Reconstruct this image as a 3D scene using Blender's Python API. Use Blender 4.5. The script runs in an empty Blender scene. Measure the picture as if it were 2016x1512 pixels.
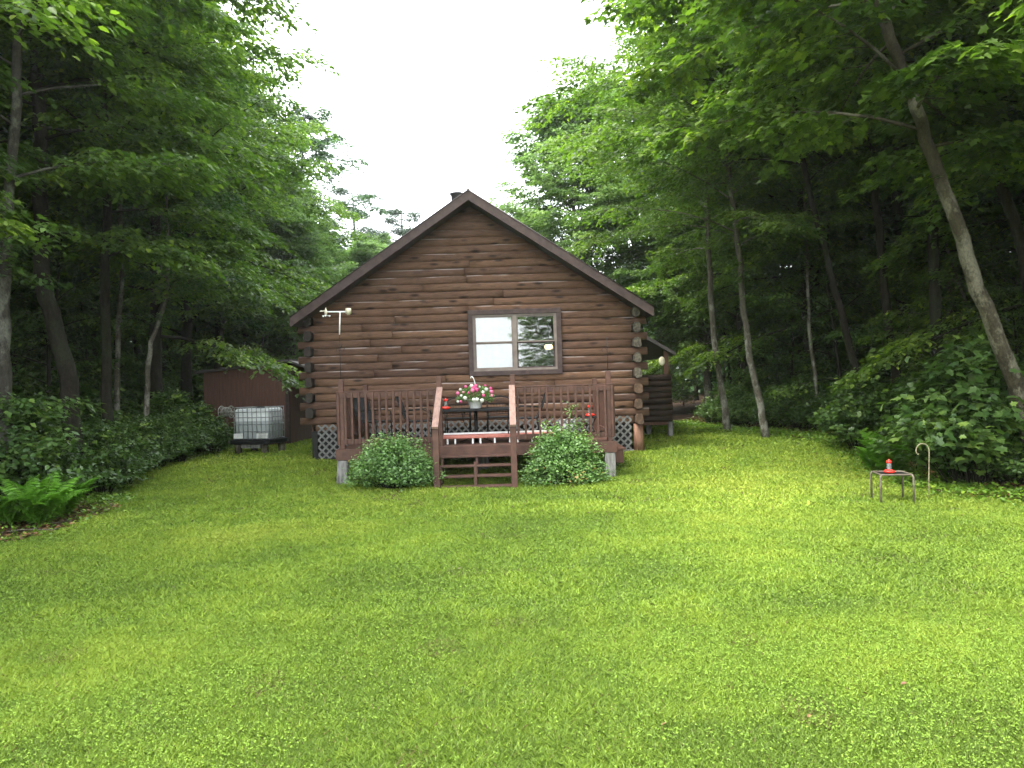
import bpy, math, random
import numpy as np
from mathutils import Vector, Matrix
PI = math.pi
R = math.radians
sc = bpy.context.scene
COL = sc.collection
F = 1500.0            # focal length in photograph pixels
ROLL = R(1.7)
H0 = 1.65             # camera height

def P(px, py, Y):
    u, v = (px-1008)/F, -(py-756)/F
    c, s = math.cos(ROLL), math.sin(ROLL)
    return Vector(((u*c+v*s)*Y, Y, H0+(-u*s+v*c)*Y))

def sstep(t):
    t = np.clip(t, 0, 1); return t*t*(3-2*t)
def gz(x, y):
    x = np.asarray(x, float); y = np.asarray(y, float)
    z = -0.05*sstep((y-9)/4)+0.25*sstep((y-13.3)/3.2)
    z = z+0.018*np.sin(x*0.9+1.3)*np.cos(y*0.7)+0.01*np.sin(x*2.3+y*1.9)
    z = z-0.09*np.exp(-((x+7.2)**2/5+(y-17.3)**2/9))
    ed = np.maximum(xL(y)-x, x-xR(y))
    return z+0.10*sstep(ed/1.2)+0.5*sstep((ed-2)/10)
def xL(y): return np.interp(y, [-30, 7.5, 9.2, 11.2, 13, 15.5, 19, 22, 30], [-6.7, -6.4, -5.9, -6.1, -7.2, -8.2, -7.8, -7.4, -7.2])
def xR(y): return np.interp(y, [-30, 8, 10.3, 12, 14.5, 16.7, 20, 24, 30], [7.6, 7.0, 6.0, 6.2, 6.9, 7.0, 6.3, 5.3, 5.0])
_nr = np.random.RandomState(5).rand(64, 64)
def vnoise(x, y):
    x = np.asarray(x, float); y = np.asarray(y, float)
    xi = np.floor(x).astype(int); yi = np.floor(y).astype(int)
    fx = x-xi; fy = y-yi; fx = fx*fx*(3-2*fx); fy = fy*fy*(3-2*fy)
    g = lambda a, b: _nr[a % 64, b % 64]
    return (g(xi, yi)*(1-fx)+g(xi+1, yi)*fx)*(1-fy)+(g(xi, yi+1)*(1-fx)+g(xi+1, yi+1)*fx)*fy

# ------------------------------------------------------------------ materials
def mat(name):
    m = bpy.data.materials.new(name); m.use_nodes = True
    nt = m.node_tree; nt.nodes.clear()
    return m, nt
def nd(nt, typ, **kw):
    n = nt.nodes.new(typ)
    for k, v in kw.items():
        if k in n.inputs: n.inputs[k].default_value = v
        else: setattr(n, k, v)
    return n
def lk(nt, a, b): nt.links.new(a, b)
def ramp(nt, fac, stops, interp='LINEAR'):
    r = nt.nodes.new('ShaderNodeValToRGB'); cr = r.color_ramp; cr.interpolation = interp
    while len(cr.elements) < len(stops): cr.elements.new(0.5)
    for e, (p, c) in zip(cr.elements, stops):
        e.position = p; e.color = (*c, 1) if len(c) == 3 else c
    lk(nt, fac, r.inputs[0]); return r
def noise(nt, scale, detail=4, rough=0.55, stretch=(1, 1, 1), coord='Object', loc=(0, 0, 0)):
    tc = nt.nodes.new('ShaderNodeTexCoord')
    mp = nt.nodes.new('ShaderNodeMapping'); mp.inputs['Scale'].default_value = stretch; mp.inputs['Location'].default_value = loc
    lk(nt, tc.outputs[coord], mp.inputs[0])
    n = nd(nt, 'ShaderNodeTexNoise', Scale=scale, Detail=detail, Roughness=rough)
    lk(nt, mp.outputs[0], n.inputs['Vector']); return n
def mix(nt, fac, a, b, typ='MIX'):
    m = nt.nodes.new('ShaderNodeMix'); m.data_type = 'RGBA'; m.blend_type = typ
    if isinstance(fac, (int, float)): m.inputs[0].default_value = fac
    else: lk(nt, fac, m.inputs[0])
    for s, v in ((m.inputs[6], a), (m.inputs[7], b)):
        if isinstance(v, tuple): s.default_value = (*v, 1) if len(v) == 3 else v
        else: lk(nt, v, s)
    return m.outputs[2]
def out(nt, sh):
    o = nt.nodes.new('ShaderNodeOutputMaterial'); lk(nt, sh, o.inputs[0])
def prin(nt, col, rough=0.7, spec=0.3, metal=0.0, bump=None, bs=0.3, bd=0.02):
    p = nt.nodes.new('ShaderNodeBsdfPrincipled')
    if isinstance(col, tuple): p.inputs['Base Color'].default_value = (*col, 1)
    else: lk(nt, col, p.inputs['Base Color'])
    p.inputs['Roughness'].default_value = rough; p.inputs['Specular IOR Level'].default_value = spec; p.inputs['Metallic'].default_value = metal
    if bump is not None:
        b = nd(nt, 'ShaderNodeBump', Strength=bs, Distance=bd); lk(nt, bump, b.inputs['Height']); lk(nt, b.outputs[0], p.inputs['Normal'])
    return p
def m_simple(name, c1, c2, scale=6, stretch=(1, 1, 1), rough=0.7, spec=0.3, metal=0.0, bs=0.25, bd=0.01, lo=0.35, hi=0.65):
    m, nt = mat(name); n = noise(nt, scale, 6, 0.6, stretch)
    r = ramp(nt, n.outputs[0], [(lo, c1), (hi, c2)])
    out(nt, prin(nt, r.outputs[0], rough, spec, metal, n.outputs[0], bs, bd).outputs[0]); return m
def m_leaf(name, stops, trans=0.4, rough=0.4, spec=0.5, tboost=(1.0, 1.25, 0.45)):
    m, nt = mat(name)
    a = nd(nt, 'ShaderNodeAttribute', attribute_name='rnd')
    r = ramp(nt, a.outputs['Fac'], stops)
    p = prin(nt, r.outputs[0], rough, spec)
    t = nt.nodes.new('ShaderNodeBsdfTranslucent')
    c = mix(nt, 1.0, r.outputs[0], tboost, 'MULTIPLY'); lk(nt, c, t.inputs[0])
    x = nd(nt, 'ShaderNodeMixShader', Fac=trans); lk(nt, p.outputs[0], x.inputs[1]); lk(nt, t.outputs[0], x.inputs[2])
    out(nt, x.outputs[0]); return m

LEAF_MAPLE = m_leaf('maple_leaves', [(0, (0.05, 0.095, 0.020)), (0.5, (0.10, 0.165, 0.030)), (0.9, (0.18, 0.26, 0.038)), (1, (0.27, 0.35, 0.05))], 0.5)
LEAF_BIRCH = m_leaf('birch_leaves', [(0, (0.06, 0.115, 0.026)), (0.5, (0.125, 0.195, 0.042)), (1, (0.22, 0.30, 0.06))], 0.5)
LEAF_HAZED = m_leaf('hazed_leaves', [(0, (0.09, 0.16, 0.05)), (0.5, (0.17, 0.27, 0.08)), (1, (0.26, 0.37, 0.11))], 0.5, rough=0.5, spec=0.3, tboost=(1, 1.15, 0.7))  # haze and sky glare on far crowns put into a paler leaf colour
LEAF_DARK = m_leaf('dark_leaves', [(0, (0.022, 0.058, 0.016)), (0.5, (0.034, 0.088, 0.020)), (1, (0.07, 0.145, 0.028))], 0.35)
LEAF_SHRUB = m_leaf('shrub_leaves', [(0, (0.040, 0.085, 0.022)), (0.6, (0.085, 0.150, 0.034)), (1, (0.18, 0.265, 0.05))], 0.35)
LEAF_BUSH = m_leaf('bush_leaves', [(0, (0.085, 0.17, 0.05)), (0.6, (0.17, 0.30, 0.08)), (0.95, (0.22, 0.36, 0.09)), (1, (0.36, 0.24, 0.08))], 0.3)
LEAF_COVER = m_leaf('weed_leaves', [(0, (0.06, 0.13, 0.018)), (0.6, (0.13, 0.23, 0.026)), (1, (0.24, 0.34, 0.035))], 0.3)
LEAF_FERN = m_leaf('fern_fronds', [(0, (0.07, 0.18, 0.02)), (1, (0.16, 0.34, 0.035))], 0.4)
LEAF_PINE = m_leaf('pine_needles', [(0, (0.03, 0.065, 0.03)), (1, (0.055, 0.10, 0.045))], 0.1)
LITTER = m_leaf('dead_leaves', [(0, (0.05, 0.025, 0.013)), (0.7, (0.15, 0.07, 0.03)), (1, (0.32, 0.17, 0.07))], 0.1, tboost=(1, 1, 1))

def m_bark(name, c1, c2, c3, sc_=7):
    m, nt = mat(name)
    n = noise(nt, sc_*1.6, 8, 0.75, (1, 1, 0.5)); n2 = noise(nt, 2.2, 5, 0.7, (1, 1, 0.7), loc=(3, 1, 2))
    n3 = noise(nt, 38, 6, 0.8, (1, 1, 0.5))
    a = ramp(nt, n.outputs[0], [(0.35, c1), (0.62, c2)]); f = ramp(nt, n2.outputs[0], [(0.50, (0, 0, 0)), (0.56, (1, 1, 1))])
    c = mix(nt, f.outputs[0], a.outputs[0], c3)
    c = mix(nt, 0.6, c, ramp(nt, n3.outputs[0], [(0.38, (0.18, 0.18, 0.18)), (0.58, (1.15, 1.15, 1.15))]).outputs[0], 'MULTIPLY')
    out(nt, prin(nt, c, 0.9, 0.15, 0, n3.outputs[0], 0.6, 0.02).outputs[0]); return m
BARK_DARK = m_bark('dark_bark', (0.010, 0.008, 0.006), (0.032, 0.026, 0.020), (0.024, 0.027, 0.015))
BARK_PALE = m_bark('pale_bark', (0.055, 0.048, 0.035), (0.145, 0.13, 0.10), (0.24, 0.23, 0.19))
BARK_GREY = m_bark('grey_bark', (0.022, 0.019, 0.015), (0.06, 0.054, 0.045), (0.10, 0.10, 0.08))
BARK_MOSS = m_bark('mossy_bark', (0.028, 0.024, 0.015), (0.068, 0.058, 0.036), (0.13, 0.12, 0.085), 4)

def m_logs():
    m, nt = mat('stained_logs')
    a = nd(nt, 'ShaderNodeAttribute', attribute_name='rnd')
    tc = nt.nodes.new('ShaderNodeTexCoord')
    # shift the grain by a per-log amount
    cmb = nt.nodes.new('ShaderNodeCombineXYZ')
    mul = nd(nt, 'ShaderNodeMath', operation='MULTIPLY'); mul.inputs[1].default_value = 37.0; lk(nt, a.outputs['Fac'], mul.inputs[0]); lk(nt, mul.outputs[0], cmb.inputs[0])
    add = nd(nt, 'ShaderNodeVectorMath', operation='ADD'); lk(nt, tc.outputs['Object'], add.inputs[0]); lk(nt, cmb.outputs[0], add.inputs[1])
    def nz(scale, st, det=6, ro=0.6):
        mp = nt.nodes.new('ShaderNodeMapping'); mp.inputs['Scale'].default_value = st; lk(nt, add.outputs[0], mp.inputs[0])
        n = nd(nt, 'ShaderNodeTexNoise', Scale=scale, Detail=det, Roughness=ro); lk(nt, mp.outputs[0], n.inputs['Vector']); return n
    base = ramp(nt, a.outputs['Fac'], [(0, (0.080, 0.047, 0.034)), (0.35, (0.100, 0.058, 0.040)), (0.7, (0.116, 0.067, 0.044)), (1, (0.138, 0.080, 0.050))])
    grain = nz(9, (0.5, 0.5, 6)); g = ramp(nt, grain.outputs[0], [(0.3, (0.62, 0.60, 0.58)), (0.7, (1.25, 1.22, 1.2))])
    c = mix(nt, 1.0, base.outputs[0], g.outputs[0], 'MULTIPLY')
    # dark mildew smears
    sm = nz(2.3, (0.9, 1, 2.6), 7, 0.72); f = ramp(nt, sm.outputs[0], [(0.54, (0, 0, 0)), (0.74, (0.75, 0.75, 0.75))])
    c = mix(nt, f.outputs[0], c, (0.032, 0.024, 0.020))
    # knots
    mp = nt.nodes.new('ShaderNodeMapping'); mp.inputs['Scale'].default_value = (1.9, 1.0, 6.25); lk(nt, add.outputs[0], mp.inputs[0])
    v = nd(nt, 'ShaderNodeTexVoronoi', Scale=1.0); lk(nt, mp.outputs[0], v.inputs['Vector'])
    k = ramp(nt, v.outputs['Distance'], [(0.09, (1, 1, 1)), (0.25, (0, 0, 0))])
    c = mix(nt, k.outputs[0], c, (0.022, 0.014, 0.010))
    # pale dusty scuffs
    sc2 = nz(3.1, (0.6, 1, 9), 6, 0.7); f2 = ramp(nt, sc2.outputs[0], [(0.70, (0, 0, 0)), (0.78, (0.4, 0.4, 0.4))])
    c = mix(nt, f2.outputs[0], c, (0.27, 0.22, 0.19))
    # sun-bleached thin line along the top edge of some logs
    e = nd(nt, 'ShaderNodeAttribute', attribute_name='edge')
    en = nz(1.4, (0.8, 1, 8), 4, 0.6); ef = ramp(nt, en.outputs[0], [(0.53, (0, 0, 0)), (0.62, (0.6, 0.6, 0.6))])
    em = nd(nt, 'ShaderNodeMath', operation='MULTIPLY'); lk(nt, e.outputs['Fac'], em.inputs[0]); lk(nt, ef.outputs[0], em.inputs[1])
    c = mix(nt, em.outputs[0], c, (0.36, 0.31, 0.29))
    out(nt, prin(nt, c, 0.85, 0.12, 0, grain.outputs[0], 0.35, 0.01).outputs[0]); return m
LOGS = m_logs()
LOG_DARK = m_simple('weathered_end_grain', (0.009, 0.007, 0.006), (0.03, 0.021, 0.015), 14, bs=0.5)
LOG_LICHEN = m_simple('lichen_end_grain', (0.032, 0.026, 0.019), (0.115, 0.10, 0.07), 22, bs=0.6, lo=0.4, hi=0.6)
LOG_BROWN = m_simple('brown_end_grain', (0.045, 0.028, 0.018), (0.12, 0.07, 0.04), 14, bs=0.5)
ROOF = m_simple('brown_metal_roof', (0.036, 0.027, 0.025), (0.055, 0.042, 0.038), 3, rough=0.45, spec=0.4, bs=0.03)
TRIM = m_simple('brown_window_trim', (0.036, 0.023, 0.021), (0.065, 0.042, 0.037), 8, (1, 1, 1), bs=0.1)
SASH = m_simple('taupe_sash', (0.13, 0.10, 0.085), (0.19, 0.155, 0.13), 5, bs=0.05, rough=0.5)
DECK = m_simple('red_brown_deck_stain', (0.055, 0.027, 0.019), (0.098, 0.047, 0.033), 7, (1, 1, 1), bs=0.2, rough=0.65)
DECK_PALE = m_simple('pale_handrail_wood', (0.19, 0.115, 0.09), (0.30, 0.185, 0.15), 9, (3, 1, 1), bs=0.2)  # handrail colour, paler than the rest of the deck
GREYWOOD = m_simple('weathered_grey_wood', (0.07, 0.066, 0.060), (0.25, 0.24, 0.225), 9, (3, 3, 0.4), bs=0.4)
CEDAR = m_simple('peeled_cedar', (0.075, 0.036, 0.022), (0.25, 0.135, 0.085), 10, (3, 3, 0.35), bs=0.5)
LATTICE = m_simple('grey_lattice', (0.10, 0.098, 0.093), (0.18, 0.176, 0.168), 12, bs=0.1)
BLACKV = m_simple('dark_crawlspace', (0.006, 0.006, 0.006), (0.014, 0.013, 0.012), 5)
SHED = m_simple('brown_plywood_siding', (0.085, 0.040, 0.028), (0.135, 0.065, 0.046), 4, (6, 6, 0.5), bs=0.12)
BLACKM = m_simple('black_wrought_iron', (0.006, 0.006, 0.007), (0.014, 0.014, 0.015), 20, rough=0.6, spec=0.2, bs=0.05)
MESHK = m_simple('black_sling_mesh', (0.009, 0.009, 0.010), (0.022, 0.022, 0.024), 60, rough=0.8)
RED = m_simple('red_plastic', (0.62, 0.02, 0.012), (0.78, 0.04, 0.022), 8, rough=0.35, spec=0.5, bs=0.0)
REDB = m_simple('faded_red_paint', (0.30, 0.10, 0.08), (0.45, 0.17, 0.13), 8, bs=0.1)
WHITE = m_simple('white_paint', (0.62, 0.62, 0.60), (0.80, 0.80, 0.78), 10, bs=0.05, rough=0.5)
CREAM = m_simple('cream_plastic', (0.52, 0.48, 0.34), (0.66, 0.62, 0.47), 8, rough=0.45, bs=0.02)
CAGE = m_simple('galvanised_cage', (0.20, 0.21, 0.21), (0.34, 0.35, 0.35), 18, metal=0.5, rough=0.5, bs=0.05)
TAUPE = m_simple('taupe_powder_coat', (0.09, 0.075, 0.055), (0.15, 0.125, 0.095), 16, rough=0.5, bs=0.05)
HOOKM = m_simple('pale_rusty_iron', (0.16, 0.13, 0.08), (0.36, 0.32, 0.22), 30, rough=0.6, bs=0.1)
WIRE = m_simple('grey_hose', (0.20, 0.19, 0.16), (0.36, 0.35, 0.31), 20, bs=0.1)
SKY_SHEET = m_simple('mirrored_sky_white', (0.42, 0.46, 0.48), (0.54, 0.57, 0.58), 3, bs=0.0)  # pale sheet added to carry the sky's reflection in the left panes
ROOM = m_simple('room_panelling', (0.035, 0.028, 0.022), (0.06, 0.045, 0.035), 4)
STONE = m_simple('rubble_stone', (0.16, 0.14, 0.11), (0.34, 0.31, 0.25), 9, bs=0.4)
GREYPIPE = m_simple('grey_stove_pipe', (0.06, 0.062, 0.07), (0.10, 0.10, 0.11), 8, metal=0.3, rough=0.5, bs=0.02)
TAN = m_simple('tan_box_wood', (0.34, 0.22, 0.10), (0.50, 0.35, 0.18), 9)
PAPER = m_simple('pale_notice', (0.45, 0.52, 0.45), (0.60, 0.66, 0.58), 9)

def m_tank():
    m, nt = mat('translucent_tank_plastic')
    tc = nt.nodes.new('ShaderNodeTexCoord'); sp = nt.nodes.new('ShaderNodeSeparateXYZ'); lk(nt, tc.outputs['Object'], sp.inputs[0])
    r = ramp(nt, sp.outputs[2], [(0.0, (0.36, 0.39, 0.39)), (0.455, (0.42, 0.45, 0.45)), (0.47, (0.76, 0.78, 0.78)), (1, (0.82, 0.83, 0.83))])
    n = noise(nt, 5); c = mix(nt, 0.5, r.outputs[0], ramp(nt, n.outputs[0], [(0.3, (0.8, 0.8, 0.8)), (0.7, (1, 1, 1))]).outputs[0], 'MULTIPLY')
    out(nt, prin(nt, c, 0.4, 0.4).outputs[0]); return m
TANK = m_tank()
def m_glass(name, ior, tint=(1, 1, 1)):
    m, nt = mat(name)
    fr = nd(nt, 'ShaderNodeFresnel', IOR=ior); t = nt.nodes.new('ShaderNodeBsdfTransparent'); t.inputs[0].default_value = (*tint, 1)
    g = nd(nt, 'ShaderNodeBsdfGlossy', Roughness=0.015)
    n = noise(nt, 1.3, 2); b = nd(nt, 'ShaderNodeBump', Strength=0.02, Distance=0.01); lk(nt, n.outputs[0], b.inputs['Height']); lk(nt, b.outputs[0], g.inputs['Normal'])
    x = nt.nodes.new('ShaderNodeMixShader'); lk(nt, fr.outputs[0], x.inputs[0]); lk(nt, t.outputs[0], x.inputs[1]); lk(nt, g.outputs[0], x.inputs[2])
    out(nt, x.outputs[0]); return m
GLASS = m_glass('window_glass', 2.1, (0.9, 0.92, 0.92))
def m_clear():
    m, nt = mat('clear_plastic'); t = nt.nodes.new('ShaderNodeBsdfTransparent'); p = prin(nt, (0.35, 0.38, 0.37), 0.2, 0.4); x = nd(nt, 'ShaderNodeMixShader', Fac=0.3)
    lk(nt, t.outputs[0], x.inputs[1]); lk(nt, p.outputs[0], x.inputs[2]); out(nt, x.outputs[0]); return m
CLEAR = m_clear()
def m_emit(name, col, s):
    m, nt = mat(name); e = nd(nt, 'ShaderNodeEmission', Strength=s); e.inputs[0].default_value = (*col, 1); out(nt, e.outputs[0]); return m
LAMP = m_emit('lit_lamp_globe', (1.0, 0.62, 0.28), 2.2)
def m_flat_attr(name, stops, trans=0.3): return m_leaf(name, stops, trans, tboost=(1, 1, 1))
PETAL_P = m_flat_attr('pink_petals', [(0, (0.62, 0.05, 0.20)), (0.6, (0.80, 0.16, 0.36)), (1, (0.85, 0.35, 0.45))])
PETAL_W = m_flat_attr('white_petals', [(0, (0.72, 0.70, 0.62)), (1, (0.85, 0.84, 0.78))])

def m_ground():
    m, nt = mat('ground_soil')
    a = nd(nt, 'ShaderNodeAttribute', attribute_name='lawn')
    n1 = noise(nt, 0.7, 5); n2 = noise(nt, 14, 8, 0.7); n3 = noise(nt, 60, 6, 0.7)
    gr = ramp(nt, n2.outputs[0], [(0.3, (0.06, 0.10, 0.014)), (0.55, (0.11, 0.175, 0.022)), (0.75, (0.15, 0.22, 0.03))])
    br = ramp(nt, n3.outputs[0], [(0.3, (0.012, 0.008, 0.005)), (0.6, (0.05, 0.03, 0.018)), (0.8, (0.12, 0.065, 0.035))])
    ad = nd(nt, 'ShaderNodeMath', operation='ADD'); lk(nt, a.outputs['Fac'], ad.inputs[0])
    s = nd(nt, 'ShaderNodeMath', operation='SUBTRACT'); s.inputs[1].default_value = 0.5; lk(nt, n2.outputs[0], s.inputs[0]); lk(nt, s.outputs[0], ad.inputs[1])
    f = ramp(nt, ad.outputs[0], [(0.45, (0, 0, 0)), (0.6, (1, 1, 1))])
    c = mix(nt, f.outputs[0], br.outputs[0], gr.outputs[0])
    out(nt, prin(nt, c, 0.95, 0.1, 0, n3.outputs[0], 0.8, 0.03).outputs[0]); return m
GROUND = m_ground()
def m_grass():
    m, nt = mat('grass_blades')
    a = nd(nt, 'ShaderNodeAttribute', attribute_name='rnd')
    r = ramp(nt, a.outputs['Fac'], [(0.0, (0.17, 0.11, 0.05)), (0.06, (0.12, 0.12, 0.04)), (0.14, (0.11, 0.18, 0.026)), (0.45, (0.20, 0.30, 0.036)), (0.75, (0.28, 0.375, 0.046)), (1, (0.38, 0.45, 0.07))])
    p = prin(nt, r.outputs[0], 0.55, 0.25); t = nt.nodes.new('ShaderNodeBsdfTranslucent'); lk(nt, r.outputs[0], t.inputs[0])
    x = nd(nt, 'ShaderNodeMixShader', Fac=0.35); lk(nt, p.outputs[0], x.inputs[1]); lk(nt, t.outputs[0], x.inputs[2]); out(nt, x.outputs[0]); return m
GRASS = m_grass()
CLOVER = m_leaf('clover_leaves', [(0, (0.09, 0.16, 0.026)), (0.5, (0.15, 0.235, 0.036)), (1, (0.23, 0.33, 0.055))], 0.25, rough=0.8, spec=0.08)

# ------------------------------------------------------------------ object helpers
def tag(o, label=None, cat=None, group=None, kind=None):
    if label: o['label'] = label
    if cat: o['category'] = cat
    if group: o['group'] = group
    if kind: o['kind'] = kind
    return o
def empty(name, loc, label, cat, group=None, rz=0):
    o = bpy.data.objects.new(name, None); COL.objects.link(o); o.location = loc; o.rotation_euler = (0, 0, rz)
    return tag(o, label, cat, group)
class MB:
    def __init__(s): s.v = []; s.f = []; s.sm = []; s.r = []
    def add(s, vs, fs, smooth=False, rnd=0.5):
        b = len(s.v); s.v += [tuple(v) for v in vs]; s.f += [tuple(i+b for i in f) for f in fs]; s.sm += [smooth]*len(fs); s.r += [rnd]*len(fs); return s
    def box(s, x0, x1, y0, y1, z0, z1, M=None, rnd=0.5, bev=0.0):
        if bev <= 0:
            vs = [Vector((x, y, z)) for z in (z0, z1) for y in (y0, y1) for x in (x0, x1)]
            fs = [(0, 2, 3, 1), (4, 5, 7, 6), (0, 1, 5, 4), (2, 6, 7, 3), (0, 4, 6, 2), (1, 3, 7, 5)]
        else:
            b = min(bev, (x1-x0)/2.2, (y1-y0)/2.2, (z1-z0)/2.2); vs = []; idx = {}
            X, Y, Z = (x0, x1), (y0, y1), (z0, z1); sg = (1, -1)
            for i in (0, 1):
                for j in (0, 1):
                    for k in (0, 1):
                        c = (X[i], Y[j], Z[k]); d = (sg[i]*b, sg[j]*b, sg[k]*b)
                        for a in range(3):
                            p = [c[q] + (0 if q == a else d[q]) for q in range(3)]
                            idx[(i, j, k, a)] = len(vs); vs.append(Vector(p))
            fs = []
            for a in range(3):
                q, w = (a+1) % 3, (a+2) % 3
                for side in (0, 1):
                    l = []
                    for (m_, n_) in ((0, 0), (1, 0), (1, 1), (0, 1)):
                        t = [0, 0, 0]; t[a] = side; t[q] = m_; t[w] = n_; l.append(idx[(*t, a)])
                    fs.append(tuple(l if side else l[::-1]))
            for a in range(3):      # edges along axis a
                q, w = (a+1) % 3, (a+2) % 3
                for m_ in (0, 1):
                    for n_ in (0, 1):
                        t0 = [0, 0, 0]; t0[q] = m_; t0[w] = n_; t1 = list(t0); t1[a] = 1
                        fs.append((idx[(*t0, q)], idx[(*t0, w)], idx[(*t1, w)], idx[(*t1, q)]))
            for i in (0, 1):
                for j in (0, 1):
                    for k in (0, 1): fs.append((idx[(i, j, k, 0)], idx[(i, j, k, 1)], idx[(i, j, k, 2)]))
        if M is not None: vs = [M @ v for v in vs]
        return s.add(vs, fs, False, rnd)
    def tube(s, pts, rad, n=8, cap=True, smooth=True, rnd=0.5):
        pts = [Vector(p) for p in pts]
        if not hasattr(rad, '__len__'): rad = [rad]*len(pts)
        vs = []; fs = []
        up = Vector((0.123, 0.31, 1)).normalized(); pv = None
        for i, p in enumerate(pts):
            d = (pts[min(i+1, len(pts)-1)]-pts[max(i-1, 0)]).normalized()
            if pv is None:
                a = d.cross(up)
                if a.length < 0.15: a = d.cross(Vector((1, 0.2, 0)))
            else: a = pv-d*pv.dot(d)
            a.normalize(); pv = a; b = d.cross(a)
            for k in range(n):
                t = 2*PI*k/n; vs.append(p+(a*math.cos(t)+b*math.sin(t))*rad[i])
        for i in range(len(pts)-1):
            for k in range(n):
                k2 = (k+1) % n; fs.append((i*n+k, i*n+k2, (i+1)*n+k2, (i+1)*n+k))
        if cap: fs.append(tuple(range(n))[::-1]); fs.append(tuple((len(pts)-1)*n+k for k in range(n)))
        return s.add(vs, fs, smooth, rnd)
    def lathe(s, prof, c=(0, 0, 0), n=20, smooth=True):
        vs = []; fs = []
        for (r, z) in prof:
            for k in range(n): vs.append((c[0]+r*math.cos(2*PI*k/n), c[1]+r*math.sin(2*PI*k/n), c[2]+z))
        for i in range(len(prof)-1):
            for k in range(n):
                k2 = (k+1) % n; fs.append((i*n+k, i*n+k2, (i+1)*n+k2, (i+1)*n+k))
        fs.append(tuple(range(n))[::-1]); fs.append(tuple((len(prof)-1)*n+k for k in range(n)))
        return s.add(vs, fs, smooth)
    def build(s, name, m, parent=None, label=None, cat=None, group=None):
        me = bpy.data.meshes.new(name); me.from_pydata(s.v, [], s.f); me.materials.append(m)
        me.polygons.foreach_set('use_smooth', s.sm)
        a = me.attributes.new('rnd', 'FLOAT', 'FACE'); a.data.foreach_set('value', s.r)
        me.update(); o = bpy.data.objects.new(name, me); COL.objects.link(o)
        if parent: o.parent = parent
        return tag(o, label, cat, group)
def bx(name, m, parent, x0, x1, y0, y1, z0, z1, bev=0.0, **k): return MB().box(x0, x1, y0, y1, z0, z1, bev=bev).build(name, m, parent, **k)

def np_mesh(name, V, Fa, nv, mats, rnd=None, smooth=False):
    """V (N,3); Fa flat loop index array; nv per face loop counts"""
    me = bpy.data.meshes.new(name)
    me.vertices.add(len(V)); me.vertices.foreach_set('co', np.ascontiguousarray(V, np.float32).ravel())
    me.loops.add(len(Fa)); me.loops.foreach_set('vertex_index', np.ascontiguousarray(Fa, np.int32))
    nf = len(nv); me.polygons.add(nf)
    st = np.concatenate([[0], np.cumsum(nv)[:-1]]).astype(np.int32)
    me.polygons.foreach_set('loop_start', st)
    try: me.polygons.foreach_set('loop_total', np.asarray(nv, np.int32))
    except Exception: pass
    for m in mats: me.materials.append(m)
    if rnd is not None:
        a = me.attributes.new('rnd', 'FLOAT', 'FACE'); a.data.foreach_set('value', np.asarray(rnd, np.float32))
    me.update(calc_edges=True)
    if smooth: me.polygons.foreach_set('use_smooth', np.ones(nf, bool))
    return me

DIAMOND = (np.array([(0, 0, 0), (0.42, 0.30, 0.07), (1, 0, -0.04), (0.42, -0.30, 0.07)]), [(0, 2, 1), (0, 3, 2)])
OVATE = (np.array([(0, 0, 0), (0.28, 0.30, 0.07), (0.68, 0.25, 0.04), (1, 0, -0.1), (0.68, -0.25, 0.04), (0.28, -0.30, 0.07)]), [(0, 3, 2, 1), (0, 5, 4, 3)])
MAPLE = (np.array([(0, 0, 0), (-0.05, 0.30, 0.03), (0.22, 0.26, 0.05), (0.36, 0.55, 0.0), (0.52, 0.22, 0.04), (0.66, 0.24, 0.02), (1, 0, -0.08),
                   (0.66, -0.24, 0.02), (0.52, -0.22, 0.04), (0.36, -0.55, 0.0), (0.22, -0.26, 0.05), (-0.05, -0.30, 0.03)]), [(0, 6, 5, 4, 3, 2, 1), (0, 11, 10, 9, 8, 7, 6)])
CARD = (np.array([(0, 0, 0), (0.3, 0.34, 0.1), (1, 0.1, 0), (0.5, -0.36, 0.05)]), [(0, 2, 1), (0, 3, 2)])
def leaf_mesh(name, pos, d, n, size, rnd, shape, m, extra=None):
    """pos,d,n (N,3) size (N,)"""
    d = d/np.maximum(np.linalg.norm(d, axis=1, keepdims=True), 1e-6)
    s = np.cross(n, d); s /= np.maximum(np.linalg.norm(s, axis=1, keepdims=True), 1e-6); w = np.cross(d, s)
    T, fs = shape
    V = pos[:, None, :]+size[:, None, None]*(T[None, :, 0:1]*d[:, None, :]+T[None, :, 1:2]*s[:, None, :]+T[None, :, 2:3]*w[:, None, :])
    k = len(T); N = len(pos)
    loc = np.concatenate([np.array(f) for f in fs]); nvl = np.array([len(f) for f in fs])
    Fa = (np.arange(N)[:, None]*k+loc[None, :]).ravel(); nv = np.tile(nvl, N)
    return np_mesh(name, V.reshape(-1, 3), Fa, nv, [m], np.repeat(rnd, len(fs)))
def link(name, me, parent=None, **k):
    o = bpy.data.objects.new(name, me); COL.objects.link(o)
    if parent: o.parent = parent
    return tag(o, **k)

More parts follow.
